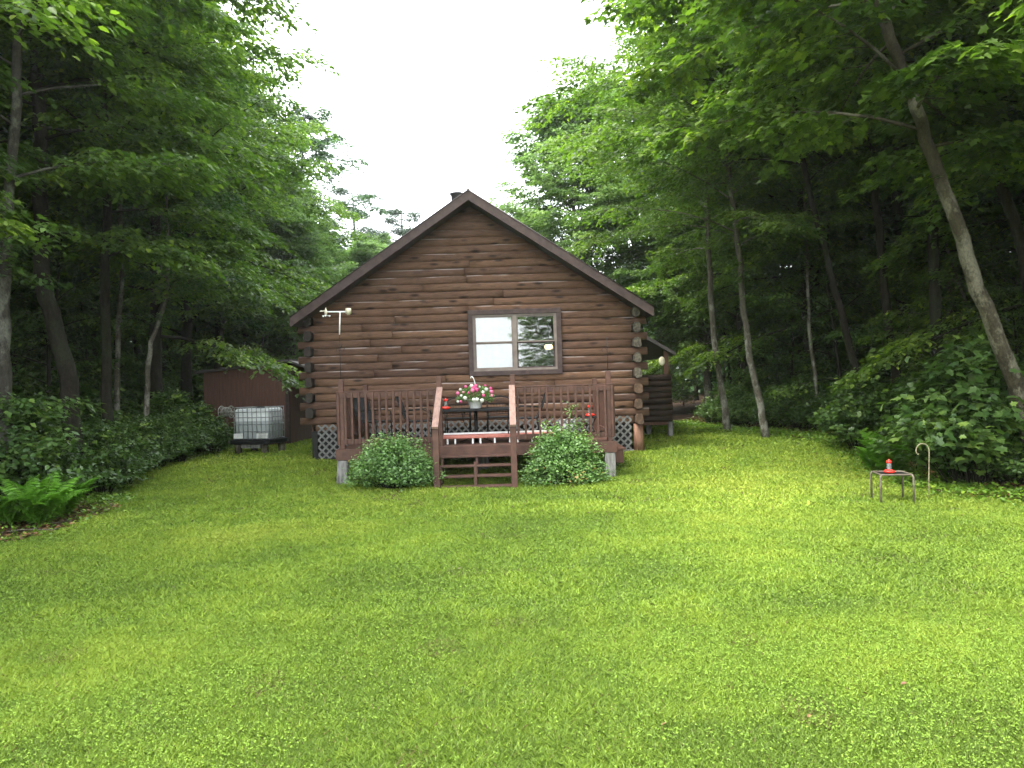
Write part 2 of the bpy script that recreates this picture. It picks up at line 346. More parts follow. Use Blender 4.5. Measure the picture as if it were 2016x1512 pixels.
# ------------------------------------------------------------------ trees
def az_dir(a): return np.array([math.cos(a), math.sin(a), 0.0])
def gen_tree(seed, path, rad, cb=0.25, Rm=3.2, nl=40, ns=12, nt_=8, nlf=12, ls=0.11, open_az=0.0, asym=0.3, droop=0.35, lmat=None, shape=DIAMOND, bmat=None, tmin=0.0, tops=1.0, name='tree', twl=0.62, e0=0):
    """path: list of points of the trunk (local).  Returns (trunk mesh MB, leaf mesh)"""
    g = np.random.RandomState(seed)
    path = np.array(path, float); seg = np.linalg.norm(np.diff(path, axis=0), axis=1); cum = np.concatenate([[0], np.cumsum(seg)])/seg.sum()
    pt = lambda t: np.array([np.interp(t, cum, path[:, i]) for i in range(3)])
    mb = MB()
    M = max(14, len(path)*4); ts = np.linspace(0, 1, M)
    wob = g.randn(M, 2)*rad*0.12
    tp = [pt(t)+np.array([wob[i, 0], wob[i, 1], 0])*(0 if i == 0 else 1) for i, t in enumerate(ts)]
    trad = [rad*(1-0.85*t)*(1+0.35*math.exp(-t*M*0.9))+0.008 for t in ts]
    mb.tube(tp, trad, 10)
    Pp, D, Nn, S, Rn = [], [], [], [], []
    for i in range(nl):
        u = (i+g.rand())/nl; t = cb+(1-cb)*u**0.9*0.99; a = i*2.39996+g.randn()*0.25
        prof = (1-u)**0.5*(0.72+0.5*min(1, u*4))+0.12
        L = Rm*prof*(1+asym*math.cos(a-open_az))*g.uniform(0.7, 1.15)
        if L < 0.3: L = 0.3
        e = R(16+52*u+g.randn()*11+e0)
        st = pt(t); d = az_dir(a); tr = rad*(1-0.85*t)*0.30+0.006
        def lp(s): return st+d*L*s*math.cos(e*(1-0.4*s))+np.array([0, 0, L*(math.sin(e)*s-droop*s*s*0.8)])
        bend = g.randn()*0.25
        side = np.array([-d[1], d[0], 0])
        lpts = [lp(s)+side*bend*L*0.3*s*s for s in np.linspace(0, 1, 6)]
        mb.tube(lpts, [tr*(1-0.85*s) for s in np.linspace(0, 1, 6)], 5, cap=False)
        for j in range(ns):
            s = 0.22+0.78*(j+g.rand()*0.8)/ns; s = min(s, 1.0)
            p0 = lp(s)+side*bend*L*0.3*s*s
            a2 = a+(1 if j % 2 else -1)*(R(60)-R(35)*s)+g.randn()*0.2
            l2 = max(0.25, L*0.42*(1.15-s*0.75)*g.uniform(0.7, 1.2))
            d2 = az_dir(a2); rise = g.uniform(-0.22, 0.42)
            q = lambda w: p0[None]+d2[None]*l2*w[:, None]+np.array([0, 0, 1.0])[None]*(l2*(rise*w-droop*0.75*w*w))[:, None]
            w4 = np.array([0, 0.5, 1.0]); mb.tube(q(w4), [tr*0.35*(1-s*0.6), tr*0.2, 0.002], 3, cap=False)
            # twigs
            w = (np.arange(nt_)+g.rand(nt_)*0.7)/nt_; w = np.clip(0.12+0.88*w, 0, 1)
            tpz = q(w); sg = np.where(np.arange(nt_) % 2, 1, -1)
            a3 = a2+sg*(R(52)-R(30)*w)+g.randn(nt_)*0.25
            l3 = twl*(1.1-0.45*w)*g.uniform(0.6, 1.25, nt_)
            d3 = np.stack([np.cos(a3), np.sin(a3), g.uniform(-0.25, 0.12, nt_)], 1)
            tint = np.clip(g.normal(0.42, 0.17), 0, 1)
            m_ = (np.arange(nlf)+0.5)/nlf
            X = np.repeat(np.arange(nt_), nlf); mm = np.tile(m_, nt_)+g.uniform(-0.04, 0.04, nt_*nlf)
            pos = tpz[X]+d3[X]*(l3[X]*mm)[:, None]; pos[:, 2] -= droop*0.9*l3[X]*mm**2
            sg2 = np.where(np.tile(np.arange(nlf), nt_) % 2, 1, -1)
            al = a3[X]+sg2*R(55)*(1-mm*0.6)+g.randn(len(X))*0.3
            ld = np.stack([np.cos(al), np.sin(al), g.normal(-0.42, 0.25, len(X))], 1)
            nn = np.stack([g.normal(0, 0.36, len(X))+0.2*np.cos(al), g.normal(0, 0.36, len(X))+0.2*np.sin(al), np.ones(len(X))], 1)
            Pp.append(pos+g.normal(0, 0.035, pos.shape)); D.append(ld); Nn.append(nn)
            S.append(ls*g.uniform(0.65, 1.2, len(X))); Rn.append(np.clip(tint+g.normal(0, 0.22, len(X)), 0, 1))
    lm = leaf_mesh('crown', np.concatenate(Pp), np.concatenate(D), np.concatenate(Nn), np.concatenate(S), np.concatenate(Rn), shape, lmat)
    return mb, lm
def build_tree(name, loc, seed, path, rad, label, group, bmat=None, rz=0, cat='tree', **k):
    root = empty(name, loc, label, cat, group, rz)
    mb, lm = gen_tree(seed, path, rad, **k)
    mb.build('trunk', bmat, root); link('crown', lm, root)
    return root
def kids(o): return [c for c in bpy.data.objects if c.parent == o]
def copy_tree(root, ks, loc, rz, scl, label=None, group=None, barkm=None):
    r = root.copy(); COL.objects.link(r); r.location = loc; r.rotation_euler = (0, 0, rz); r.scale = scl
    if label: r['label'] = label
    if group: r['group'] = group
    for k in ks:
        c = k.copy(); COL.objects.link(c); c.parent = r
    return r
def on(x, y, dz=-0.05): return (x, y, float(gz(x, y))+dz)
def relpath(pxs, Y0, Y1=None, base=None):
    """pixel trunk outline at depth Y -> path relative to its base"""
    n = len(pxs); pts = []
    for i, (a, b) in enumerate(pxs):
        Y = Y0+(Y1-Y0)*i/(n-1) if Y1 else Y0
        pts.append(P(a, b, Y))
    b0 = pts[0].copy(); b0.z = float(gz(b0.x, b0.y))-0.05
    pts[0].z = b0.z
    return tuple(b0), [tuple(p-b0) for p in pts]
def extend(path, H):
    a, b = np.array(path[-2]), np.array(path[-1]); d = (b-a)/np.linalg.norm(b-a); d = d*0.5+np.array([0, 0, 0.5]); d /= np.linalg.norm(d)
    while path[-1][2] < H: path.append(tuple(np.array(path[-1])+d*1.2)); d = d*0.85+np.array([0, 0, 0.15]); d /= np.linalg.norm(d)
    return path
GL = 'trees along the left edge of the lawn'; GR = 'trees along the right edge of the lawn'

# ---- named edge trees, left (open towards +x)
b, p = relpath([(10, 830), (6, 600), (14, 420), (30, 250)], 10.6); p = extend(p, 12)
build_tree('birch_tree', b, 11, p, 0.09, 'pale grey trunk at the far left border of the photo', GL, BARK_GREY, cb=0.36, Rm=2.2, nl=26, ls=0.11, open_az=0.1, asym=0.3, lmat=LEAF_MAPLE, shape=OVATE)
b = on(-9.0, 9.2); p = [(0, 0, 0), (0.1, 0, 4), (0.0, 0.1, 8), (0.1, 0, 12)]
build_tree('maple_tree', b, 19, p, 0.13, 'leafy maple whose bright boughs hang in at the upper left border', GL, BARK_DARK, cb=0.36, Rm=3.2, nl=38, ns=12, ls=0.11, open_az=0.0, asym=0.3, droop=0.4, lmat=LEAF_MAPLE, shape=OVATE)
b, p = relpath([(148, 880), (133, 733), (103, 633), (88, 540), (80, 400), (78, 250), (70, 100)], 12.6); p = extend(p, 14)
build_tree('maple_tree', b, 12, p, 0.15, 'thick dark trunk bending left above the left shrubs', GL, BARK_DARK, cb=0.30, Rm=2.25, nl=43, ns=12, ls=0.12, open_az=-0.2, asym=0.42, droop=0.4, lmat=LEAF_MAPLE, shape=OVATE)
b, p = relpath([(212, 850), (208, 700), (206, 560), (212, 380), (205, 200)], 14.5); p = extend(p, 13)
build_tree('maple_tree', b, 13, p, 0.1, 'straight dark trunk second from the thick bent one on the left', GL, BARK_DARK, cb=0.32, Rm=2.4, nl=37, ns=12, ls=0.12, open_az=-0.2, asym=0.4, droop=0.4, lmat=LEAF_MAPLE, shape=OVATE)
b, p = relpath([(285, 860), (290, 740), (297, 672), (318, 620), (331, 560), (330, 480)], 16.5); p = extend(p, 6.0)
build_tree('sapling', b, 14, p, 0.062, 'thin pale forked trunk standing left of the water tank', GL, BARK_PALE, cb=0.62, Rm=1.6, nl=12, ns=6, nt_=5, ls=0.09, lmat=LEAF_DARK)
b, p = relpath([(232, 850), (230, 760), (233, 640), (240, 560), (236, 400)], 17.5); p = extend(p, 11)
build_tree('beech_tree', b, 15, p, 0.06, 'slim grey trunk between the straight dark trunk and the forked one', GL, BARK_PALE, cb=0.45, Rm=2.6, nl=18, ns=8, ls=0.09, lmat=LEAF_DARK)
# ---- named edge trees, right (open towards -x)
b, p = relpath([(2052, 900), (2005, 780), (1960, 650), (1921, 560), (1882, 430), (1850, 350), (1812, 240), (1770, 120), (1730, 0)], 10.2); p = extend(p, 12)
build_tree('maple_tree', b, 21, p, 0.108, 'big mossy trunk leaning left near the right border', GR, BARK_MOSS, cb=0.37, Rm=2.7, nl=42, ns=12, ls=0.125, open_az=PI, asym=0.38, droop=0.36, lmat=LEAF_MAPLE, shape=MAPLE, twl=0.55)
b = on(8.3, 8.6); p = [(0, 0, 0), (-0.1, 0, 4), (0.0, 0.1, 8), (0.1, 0, 12)]
build_tree('maple_tree', b, 29, p, 0.14, 'large-leaved maple whose bright boughs hang in at the upper right border', GR, BARK_DARK, cb=0.34, Rm=3.1, nl=38, ns=12, ls=0.12, open_az=PI, asym=0.35, droop=0.36, lmat=LEAF_MAPLE, shape=MAPLE)
b, p = relpath([(1508, 866), (1497, 800), (1475, 700), (1462, 600), (1456, 510), (1440, 380)], 18.0); p = extend(p, 12.5)
build_tree('birch_tree', b, 22, p, 0.078, 'slender speckled trunk at the lawn edge, right of the porch', GR, BARK_PALE, cb=0.34, Rm=2.8, nl=40, ns=12, ls=0.11, open_az=PI+0.2, asym=0.4, droop=0.42, lmat=LEAF_BIRCH, shape=DIAMOND)
b, p = relpath([(1433, 850), (1424, 780), (1410, 700), (1400, 600), (1395, 480)], 20.5); p = extend(p, 12)
build_tree('birch_tree', b, 23, p, 0.085, 'grey trunk nearest the porch on the right', GR, BARK_PALE, cb=0.36, Rm=2.7, nl=37, ns=12, ls=0.11, open_az=PI, asym=0.35, droop=0.42, lmat=LEAF_BIRCH)
b, p = relpath([(1612, 850), (1605, 740), (1594, 665), (1590, 560)], 18.6); p = extend(p, 8)
build_tree('sapling', b, 24, p, 0.045, 'thin pale trunk between the speckled birch and the twin trunk', GR, BARK_PALE, cb=0.5, Rm=2.0, nl=14, ns=7, ls=0.085, open_az=PI, lmat=LEAF_MAPLE)
b, p = relpath([(1706, 850), (1692, 760), (1676, 700), (1650, 600), (1622, 480), (1597, 400), (1570, 260)], 16.5); p = extend(p, 13)
build_tree('maple_tree', b, 25, p, 0.08, 'slim brown trunk leaning left in the middle of the right wood', GR, BARK_DARK, cb=0.40, Rm=3.1, nl=43, ns=12, ls=0.12, open_az=PI+0.1, asym=0.45, droop=0.4, lmat=LEAF_MAPLE, shape=OVATE)
b, p = relpath([(1778, 850), (1762, 720), (1745, 600), (1735, 500), (1720, 350)], 16.0); p = extend(p, 13)
build_tree('maple_tree', b, 26, p, 0.09, 'dark trunk with a tan nest box beside it', GR, BARK_DARK, cb=0.42, Rm=3.1, nl=37, ns=12, ls=0.12, open_az=PI, asym=0.4, lmat=LEAF_MAPLE, shape=OVATE)
b, p = relpath([(2080, 860), (2016, 500), (1975, 380), (1945, 290), (1930, 150)], 12.5); p = extend(p, 12)
build_tree('maple_tree', b, 27, p, 0.11, 'dark slanting trunk behind the big mossy one', GR, BARK_DARK, cb=0.5, Rm=2.9, nl=32, ns=12, ls=0.125, open_az=PI, asym=0.35, lmat=LEAF_MAPLE, shape=OVATE)
b, p = relpath([(1856, 850), (1850, 760), (1842, 600), (1835, 400)], 14.5); p = extend(p, 13)
build_tree('maple_tree', b, 28, p, 0.12, 'wide dark trunk deep between the nest box and the mossy trunk', GR, BARK_DARK, cb=0.42, Rm=3.2, nl=35, ns=12, ls=0.12, open_az=PI, asym=0.4, lmat=LEAF_MAPLE, shape=OVATE)

# ---- library trees, each first one placed and then copied
def lib(name, seed, H, rad, bmat, loc, label, group, scl=(1, 1, 1), rz=0, lean=0.3, **k):
    g = np.random.RandomState(seed)
    pth = [(0, 0, 0)]
    for i in range(1, 7):
        z = H*i/6; pth.append((lean*math.sin(i*0.9+seed)*i/6+g.randn()*0.06, lean*0.6*math.cos(i*0.8+seed*2)*i/6, z))
    r = build_tree(name, loc, seed, pth, rad, label, group, bmat, rz, **k); r.scale = scl
    return r, kids(r)
DW_L = 'dark trees deep in the left wood'; DW_R = 'dark trees deep in the right wood'
E1, E1k = lib('maple_tree', 31, 13, 0.17, BARK_DARK, on(-8.7, 18.6), 'leafy maple overhanging the water tank', GL, cb=0.20, Rm=3.0, nl=45, ns=12, ls=0.12, asym=0.3, droop=0.42, lmat=LEAF_MAPLE, shape=OVATE)
E2, E2k = lib('birch_tree', 32, 12, 0.13, BARK_PALE, on(2.7, 29, 0), 'pale green tree rising behind the right roof slope', 'trees behind the cabin', cb=0.15, Rm=3.3, nl=62, ns=12, ls=0.15, asym=0.0, droop=0.12, e0=22, lmat=LEAF_HAZED, twl=0.75)
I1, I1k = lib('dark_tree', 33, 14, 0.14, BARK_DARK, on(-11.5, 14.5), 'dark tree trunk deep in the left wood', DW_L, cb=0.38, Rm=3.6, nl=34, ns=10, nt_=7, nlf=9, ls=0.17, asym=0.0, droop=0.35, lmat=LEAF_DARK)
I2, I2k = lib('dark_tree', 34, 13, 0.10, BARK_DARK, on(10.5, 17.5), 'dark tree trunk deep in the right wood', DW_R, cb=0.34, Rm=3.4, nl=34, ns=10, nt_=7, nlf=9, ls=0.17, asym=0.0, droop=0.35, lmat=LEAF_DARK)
U1, U1k = lib('understory_sapling', 35, 5.0, 0.045, BARK_DARK, on(-9.6, 16.0), 'leafy sapling in the shade of the left wood', 'saplings in the left wood', cat='sapling', cb=0.22, Rm=1.9, nl=20, ns=7, nt_=6, nlf=9, ls=0.10, asym=0.0, droop=0.4, lmat=LEAF_SHRUB, twl=0.4)
U2, U2k = lib('understory_sapling', 36, 4.2, 0.035, BARK_PALE, on(8.8, 15.0), 'leafy sapling in the shade of the right wood', 'saplings in the right wood', cat='sapling', cb=0.15, Rm=1.7, nl=20, ns=7, nt_=6, nlf=9, ls=0.10, asym=0.0, droop=0.4, lmat=LEAF_MAPLE, twl=0.4)

rg = random.Random(77)
# edge row copies
for (x, y, s, rz, lb) in [(-9.6, 22.5, 1.0, 0.3, 'leafy maple behind the brown shed'), (-10.2, 26.5, 1.04, -0.4, 'leafy maple second in the row beyond the shed'),
                          (-10.8, 31.0, 1.02, 0.8, 'farthest tall maple of the left row, against the white sky')]:
    copy_tree(E1, E1k, on(x, y), rz, (s, s, s), lb, GL)
for (x, y, s, rz, lb) in [(8.2, 21.0, 0.95, PI+0.3, 'leafy maple behind the speckled birch'), (7.6, 25.0, 0.95, PI-0.4, 'leafy maple behind the porch roof'), (10.2, 13.6, 1.0, PI, 'leafy maple behind the ferns on the right')]:
    copy_tree(E1, E1k, on(x, y), rz, (s, s, s), lb, GR)
GB = 'trees behind the cabin'
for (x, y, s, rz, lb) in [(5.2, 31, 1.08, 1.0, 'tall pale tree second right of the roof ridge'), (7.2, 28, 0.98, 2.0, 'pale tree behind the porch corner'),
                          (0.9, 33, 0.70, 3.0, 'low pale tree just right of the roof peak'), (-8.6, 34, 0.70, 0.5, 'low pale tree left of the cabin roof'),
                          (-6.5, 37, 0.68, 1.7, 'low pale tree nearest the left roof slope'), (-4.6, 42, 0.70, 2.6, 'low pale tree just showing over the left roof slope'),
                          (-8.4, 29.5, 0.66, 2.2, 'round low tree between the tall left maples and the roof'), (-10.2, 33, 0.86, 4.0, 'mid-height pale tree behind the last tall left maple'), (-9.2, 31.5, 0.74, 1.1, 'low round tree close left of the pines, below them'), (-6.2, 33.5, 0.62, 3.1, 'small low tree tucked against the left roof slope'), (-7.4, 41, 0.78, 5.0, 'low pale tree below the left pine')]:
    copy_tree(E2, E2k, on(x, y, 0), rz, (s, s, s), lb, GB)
def fill(side, n, y0, y1, d0, d1, libs, smin, smax, mind, label, group, seed):
    g = random.Random(seed); pts = []
    tries = 0
    while len(pts) < n and tries < 6000:
        tries += 1
        y = g.uniform(y0, y1); d = d0+(d1-d0)*g.random()
        x = (float(xL(y))-d) if side < 0 else (float(xR(y))+d)
        if side < 0 and 17 < y < 26 and x > -10.6: continue
        if all((x-a)**2+(y-b)**2 > mind**2 for a, b in pts): pts.append((x, y))
    for (x, y) in pts:
        r, ks = g.choice(libs); s = g.uniform(smin, smax)
        copy_tree(r, ks, on(x, y), g.uniform(0, 6.28), (s, s, s*g.uniform(0.9, 1.1)), label, group)
fill(-1, 52, 4, 44, 3.0, 17, [(I1, I1k), (I2, I2k)], 0.8, 1.1, 2.1, 'dark tree trunk deep in the left wood', DW_L, 1)
fill(1, 52, 4, 44, 3.0, 17, [(I1, I1k), (I2, I2k)], 0.8, 1.1, 2.1, 'dark tree trunk deep in the right wood', DW_R, 2)
fill(-1, 46, 9, 38, 1.5, 13, [(U1, U1k), (U2, U2k)], 0.55, 1.25, 1.3, 'leafy sapling in the shade of the left wood', 'saplings in the left wood', 3)
fill(1, 46, 9, 38, 1.2, 13, [(U1, U1k), (U2, U2k)], 0.55, 1.2, 1.3, 'leafy sapling in the shade of the right wood', 'saplings in the right wood', 4)
# trees behind the photographer, seen only mirrored in the window
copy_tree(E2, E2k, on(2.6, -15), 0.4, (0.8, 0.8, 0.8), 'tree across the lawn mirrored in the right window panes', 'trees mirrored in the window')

# far wood as one mass
def far_wood():
    g = np.random.RandomState(9); Pp = []
    N = 150000
    side = g.rand(N)
    a = np.empty((N, 3))
    k1 = side < 0.33; k2 = (side >= 0.33) & (side < 0.66); k3 = side >= 0.66
    a[k1, 0] = -g.uniform(25, 34, k1.sum()); a[k1, 1] = g.uniform(-6, 60, k1.sum())
    a[k2, 0] = g.uniform(23, 33, k2.sum()); a[k2, 1] = g.uniform(-6, 60, k2.sum())
    a[k3, 0] = g.uniform(-32, 32, k3.sum()); a[k3, 1] = g.uniform(50, 60, k3.sum())
    top = 12+3*vnoise(a[:, 0]*0.35, a[:, 1]*0.35); top[k3] = 7+2.5*vnoise(a[k3, 0]*0.3, a[k3, 1]*0.3)
    a[:, 2] = g.rand(N)**1.15*top+0.2
    d = g.normal(0, 1, (N, 3)); d[:, 2] -= 0.4; n = g.normal(0, 0.6, (N, 3)); n[:, 2] += 0.8
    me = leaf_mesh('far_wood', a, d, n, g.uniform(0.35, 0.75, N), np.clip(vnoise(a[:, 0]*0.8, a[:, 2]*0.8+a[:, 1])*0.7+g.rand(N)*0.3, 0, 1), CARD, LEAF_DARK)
    link('far_wood', me, label='dense dark wood closing the view behind the nearer trunks', cat='wood', kind='stuff')
far_wood()

# far pines
def pine(loc, H, seed, label):
    g = np.random.RandomState(seed); root = empty('pine_tree', loc, label, 'tree', 'far pines against the sky')
    mb = MB(); mb.tube([(0, 0, 0), (0.1, 0, H*0.5), (0, 0.05, H)], [0.22, 0.15, 0.03], 7)
    Pp, D, N_, S = [], [], [], []
    for i in range(15):
        t = 0.55+0.45*(i/14); a = i*2.4+g.rand(); L = (2.4*(1.12-t)/0.5+0.5)*g.uniform(0.6, 1.1)
        s0 = np.array([0, 0, H*t]); d = az_dir(a); e = s0+d*L+np.array([0, 0, L*0.22]); mb.tube([s0, (s0+e)/2-np.array([0, 0, 0.1]), e], [0.05, 0.035, 0.01], 4)
        for j in range(7):
            c = s0+(e-s0)*g.uniform(0.45, 1.05)+g.normal(0, 0.22, 3)*np.array([1, 1, 0.35]); n = 90
            dd = g.normal(0, 1, (n, 3)); dd[:, 2] = np.abs(dd[:, 2])*0.5
            Pp.append(c+g.normal(0, 0.16, (n, 3))*np.array([1.5, 1.5, 0.5])); D.append(dd); N_.append(g.normal(0, 1, (n, 3))); S.append(g.uniform(0.12, 0.24, n))
    lm = leaf_mesh('crown', np.concatenate(Pp), np.concatenate(D), np.concatenate(N_), np.concatenate(S), g.rand(15*7*90), (DIAMOND[0]*np.array([1, 0.4, 1]), DIAMOND[1]), LEAF_PINE)
    mb.build('trunk', BARK_DARK, root); link('crown', lm, root)
pp = P(694, 381, 46); pine((pp.x, 46, 0), pp.z, 3, 'spiky pine against the white sky, nearer the left trees')
pp = P(790, 420, 46); pine((pp.x, 46, 0), pp.z, 8, 'spiky pine against the white sky, nearer the roof')

# ------------------------------------------------------------------ shrubs / undergrowth
def gen_shrub(seed, Rr, Hh, nst, nlv, ls, m, shape=OVATE, fall=0.55):
    """stems arching out of the ground with leaves along them"""
    g = np.random.RandomState(seed); mb = MB(); Pp, D, N_, S, Rn = [], [], [], [], []
    for i in range(nst):
        a = g.rand()*6.283; r = Rr*math.sqrt(g.rand()); h = Hh*((1-0.55*(r/Rr)**2) if fall < 0.9 else (math.sqrt(max(0.03, 1-(r/Rr)**2))*(0.86+0.3*float(vnoise(math.cos(a)*1.5+seed, math.sin(a)*1.5+r*2)))))*g.uniform(0.65, 1.12)*(1.32 if (fall > 0.9 and g.rand() < 0.09 and r < Rr*0.6) else 1)
        b0 = az_dir(a)*r*0.25; e = az_dir(a+g.randn()*0.2)*r; 
        f = lambda w: b0[None]+(e-b0)[None]*(w**1.3)[:, None]+np.array([0, 0, 1.0])[None]*(h*np.sin(w*PI*0.55)/math.sin(PI*0.55))[:, None]
        ww = np.linspace(0, 1, 4); mb.tube(f(ww), [0.008, 0.006, 0.004, 0.002], 3, cap=False)
        k = nlv; w = g.uniform(0.22, 1.03, k)**0.75; pos = f(w)+g.normal(0, 0.07*Rr/0.8, (k, 3))*np.array([1, 1, 0.7])
        al = g.rand(k)*6.283; rad_ = pos.copy(); rad_[:, 2] = 0
        D.append(np.stack([np.cos(al), np.sin(al), g.normal(-0.2, 0.35, k)], 1)+rad_*0.8)
        N_.append(np.stack([g.normal(0, 0.45, k), g.normal(0, 0.45, k), np.ones(k)], 1)+rad_*0.5)
        tt = np.clip(g.normal(0.4, 0.2), 0, 1)
        Pp.append(pos); S.append(ls*g.uniform(0.6, 1.2, k)); Rn.append(np.clip(tt+g.normal(0, 0.18, k), 0, 1))
    pos = np.concatenate(Pp); pos[:, 2] = np.maximum(pos[:, 2], 0.02)
    return mb, leaf_mesh('foliage', pos, np.concatenate(D), np.concatenate(N_), np.concatenate(S), np.concatenate(Rn), shape, m)
def shrub(name, loc, label, group, seed, **k):
    r = empty(name, loc, label, 'shrub', group); mb, lm = gen_shrub(seed, **k); mb.build('stems', BARK_DARK, r); link('foliage', lm, r); return r, kids(r)
SL = 'undergrowth shrubs at the foot of the left wood'; SR = 'undergrowth shrubs at the foot of the right wood'
sh = [shrub('wild_shrub', on(-7.0, 10.8), 'leafy green shrub at the foot of the left wood', SL, 41, Rr=1.0, Hh=1.5, nst=95, nlv=55, ls=0.10, m=LEAF_SHRUB),
      shrub('wild_shrub', on(-9.0, 15.0), 'leafy green shrub at the foot of the left wood', SL, 42, Rr=0.9, Hh=1.0, nst=80, nlv=50, ls=0.085, m=LEAF_SHRUB),
      shrub('wild_shrub', on(7.2, 11.3), 'leafy green shrub at the foot of the right wood', SR, 43, Rr=1.0, Hh=1.5, nst=90, nlv=50, ls=0.115, m=LEAF_SHRUB, shape=MAPLE)]
def shrubs(side, seed, label, group, rows):
    g = random.Random(seed)
    for (y0, y1, step, d0, d1, smin, smax) in rows:
        y = y0
        while y < y1:
            yy = y+g.uniform(-0.2, 0.2); d = g.uniform(d0, d1); x = (float(xL(yy))-d) if side < 0 else (float(xR(yy))+d)
            y += step
            if side < 0 and 17.2 < yy < 25 and x > -9.6: continue
            r, ks = g.choice(sh); s = g.uniform(smin, smax)
            copy_tree(r, ks, on(x, yy), g.uniform(0, 6.28), (s, s, s*g.uniform(0.85, 1.15)), label, group)
shrubs(-1, 5, 'leafy green shrub at the foot of the left wood', SL, [(9.2, 18, 0.55, 1.0, 1.3, 0.4, 0.7), (12.2, 18.5, 0.6, 0.7, 1.3, 0.55, 0.9), (8.6, 17.5, 0.7, 1.6, 2.4, 0.85, 1.25), (9, 26, 0.9, 2.4, 3.8, 1.0, 1.5), (13, 19, 0.7, 0.3, 0.7, 0.35, 0.6)])
shrubs(1, 6, 'leafy green shrub at the foot of the right wood', SR, [(10.2, 24, 0.7, 0.65, 1.0, 0.45, 0.8), (9.5, 25, 0.85, 1.4, 2.3, 0.75, 1.2), (9, 26, 1.1, 2.6, 4.2, 0.8, 1.3)])
for (px, py, Y, s, lb) in [(1700, 860, 15.2, 0.9, None), (1920, 900, 10.9, 1.25, 'tall shrub with lobed leaves right of the shepherd hook'), (185, 900, 13.0, 0.8, None), (232, 900, 14.3, 0.75, None), (268, 900, 15.3, 0.7, None), (304, 900, 15.9, 0.7, None), (345, 900, 16.9, 0.72, None), (418, 900, 18.9, 0.6, None), (330, 880, 17.5, 1.0, 'dark shrub under the forked pale trunk'), (390, 880, 18.6, 0.8, 'dark shrub just left of the water tank')]:
    q = P(px, py, Y); r, ks = sh[2] if px > 1000 else sh[0]
    copy_tree(r, ks, on(q.x, q.y), px*0.1, (s, s, s), lb or ('leafy green shrub at the foot of the right wood' if px > 1000 else 'leafy green shrub at the foot of the left wood'), SR if px > 1000 else SL)

def bush(name, px, Y, seed, Rr, Hh, label, nst=230, nlv=70):
    q = P(px, 960, Y); r = empty(name, on(q.x, Y, -0.02), label, 'bush', 'spirea bushes flanking the deck steps')
    mb, lm = gen_shrub(seed, Rr, Hh, nst, nlv, 0.05, LEAF_BUSH, OVATE, fall=0.93); mb.build('stems', BARK_DARK, r); link('foliage', lm, r); r.scale = (1, 0.8, 1)
bush('spirea_bush', 776, 12.75, 51, 0.80, 0.80, 'rounded green bush left of the deck steps')
bush('spirea_bush', 1113, 12.9, 52, 0.74, 0.84, 'looser green bush with taller middle shoots right of the deck steps')

def fern(loc, seed, nf, L, label):
    g = np.random.RandomState(seed); Pp, D, N_, S, Rn = [], [], [], [], []
    mb = MB()
    for i in range(nf):
        a = 6.283*i/nf+g.randn()*0.2; Lf = L*g.uniform(0.75, 1.1); d = az_dir(a); s = np.array([-d[1], d[0], 0]); e0 = g.uniform(1.35, 1.9)
        w = np.linspace(0.12, 1, 34); f = lambda w: d[None]*(Lf*0.75*w**1.3)[:, None]+np.array([0, 0, 1.0])[None]*(Lf*(e0*w-0.75*w*w))[:, None]*0.8
        c = f(w); wid = 0.26*Lf*np.sin(np.clip((1-w)*1.25, 0, 1)*PI*0.55)*(0.4+0.6*np.minimum(1, w*4))+0.01
        mb.tube(f(np.linspace(0, 1, 6)), 0.004, 3, cap=False)
        for sg in (-1, 1):
            Pp.append(c); D.append(sg*s[None]+d[None]*0.35+g.normal(0, 0.05, c.shape)+np.array([0, 0, -0.15])); nn = g.normal(0, 0.2, c.shape); nn[:, 2] += 1; N_.append(nn-d[None]*0.3)
            S.append(wid); Rn.append(np.clip(g.normal(0.55, 0.2, len(w)), 0, 1))
    r = empty('fern', loc, label, 'fern', 'ferns at the lawn edge'); mb.build('stems', LEAF_FERN, r)
    link('fronds', leaf_mesh('fronds', np.concatenate(Pp), np.concatenate(D), np.concatenate(N_), np.concatenate(S), np.concatenate(Rn), (DIAMOND[0]*np.array([1, 0.45, 1]), DIAMOND[1]), LEAF_FERN), r)
for i, (px, py, Y, nf, L, lb) in enumerate([(78, 990, 9.7, 16, 0.8, 'bright feathery fern by the bare soil on the left'), (118, 960, 10.4, 14, 0.75, 'fern behind the brightest one on the left'), (20, 980, 9.6, 13, 0.72, 'fern at the left border'),
                                            (1755, 920, 12.6, 15, 0.85, 'bright fern behind the feeder table'), (1722, 915, 13.1, 12, 0.5, 'fern left of the one behind the feeder table'), (1868, 915, 11.6, 10, 0.55, 'fern just right of the shepherd hook')]):
    q = P(px, py, Y); fern(on(q.x, Y, 0), 60+i, nf, L, lb)

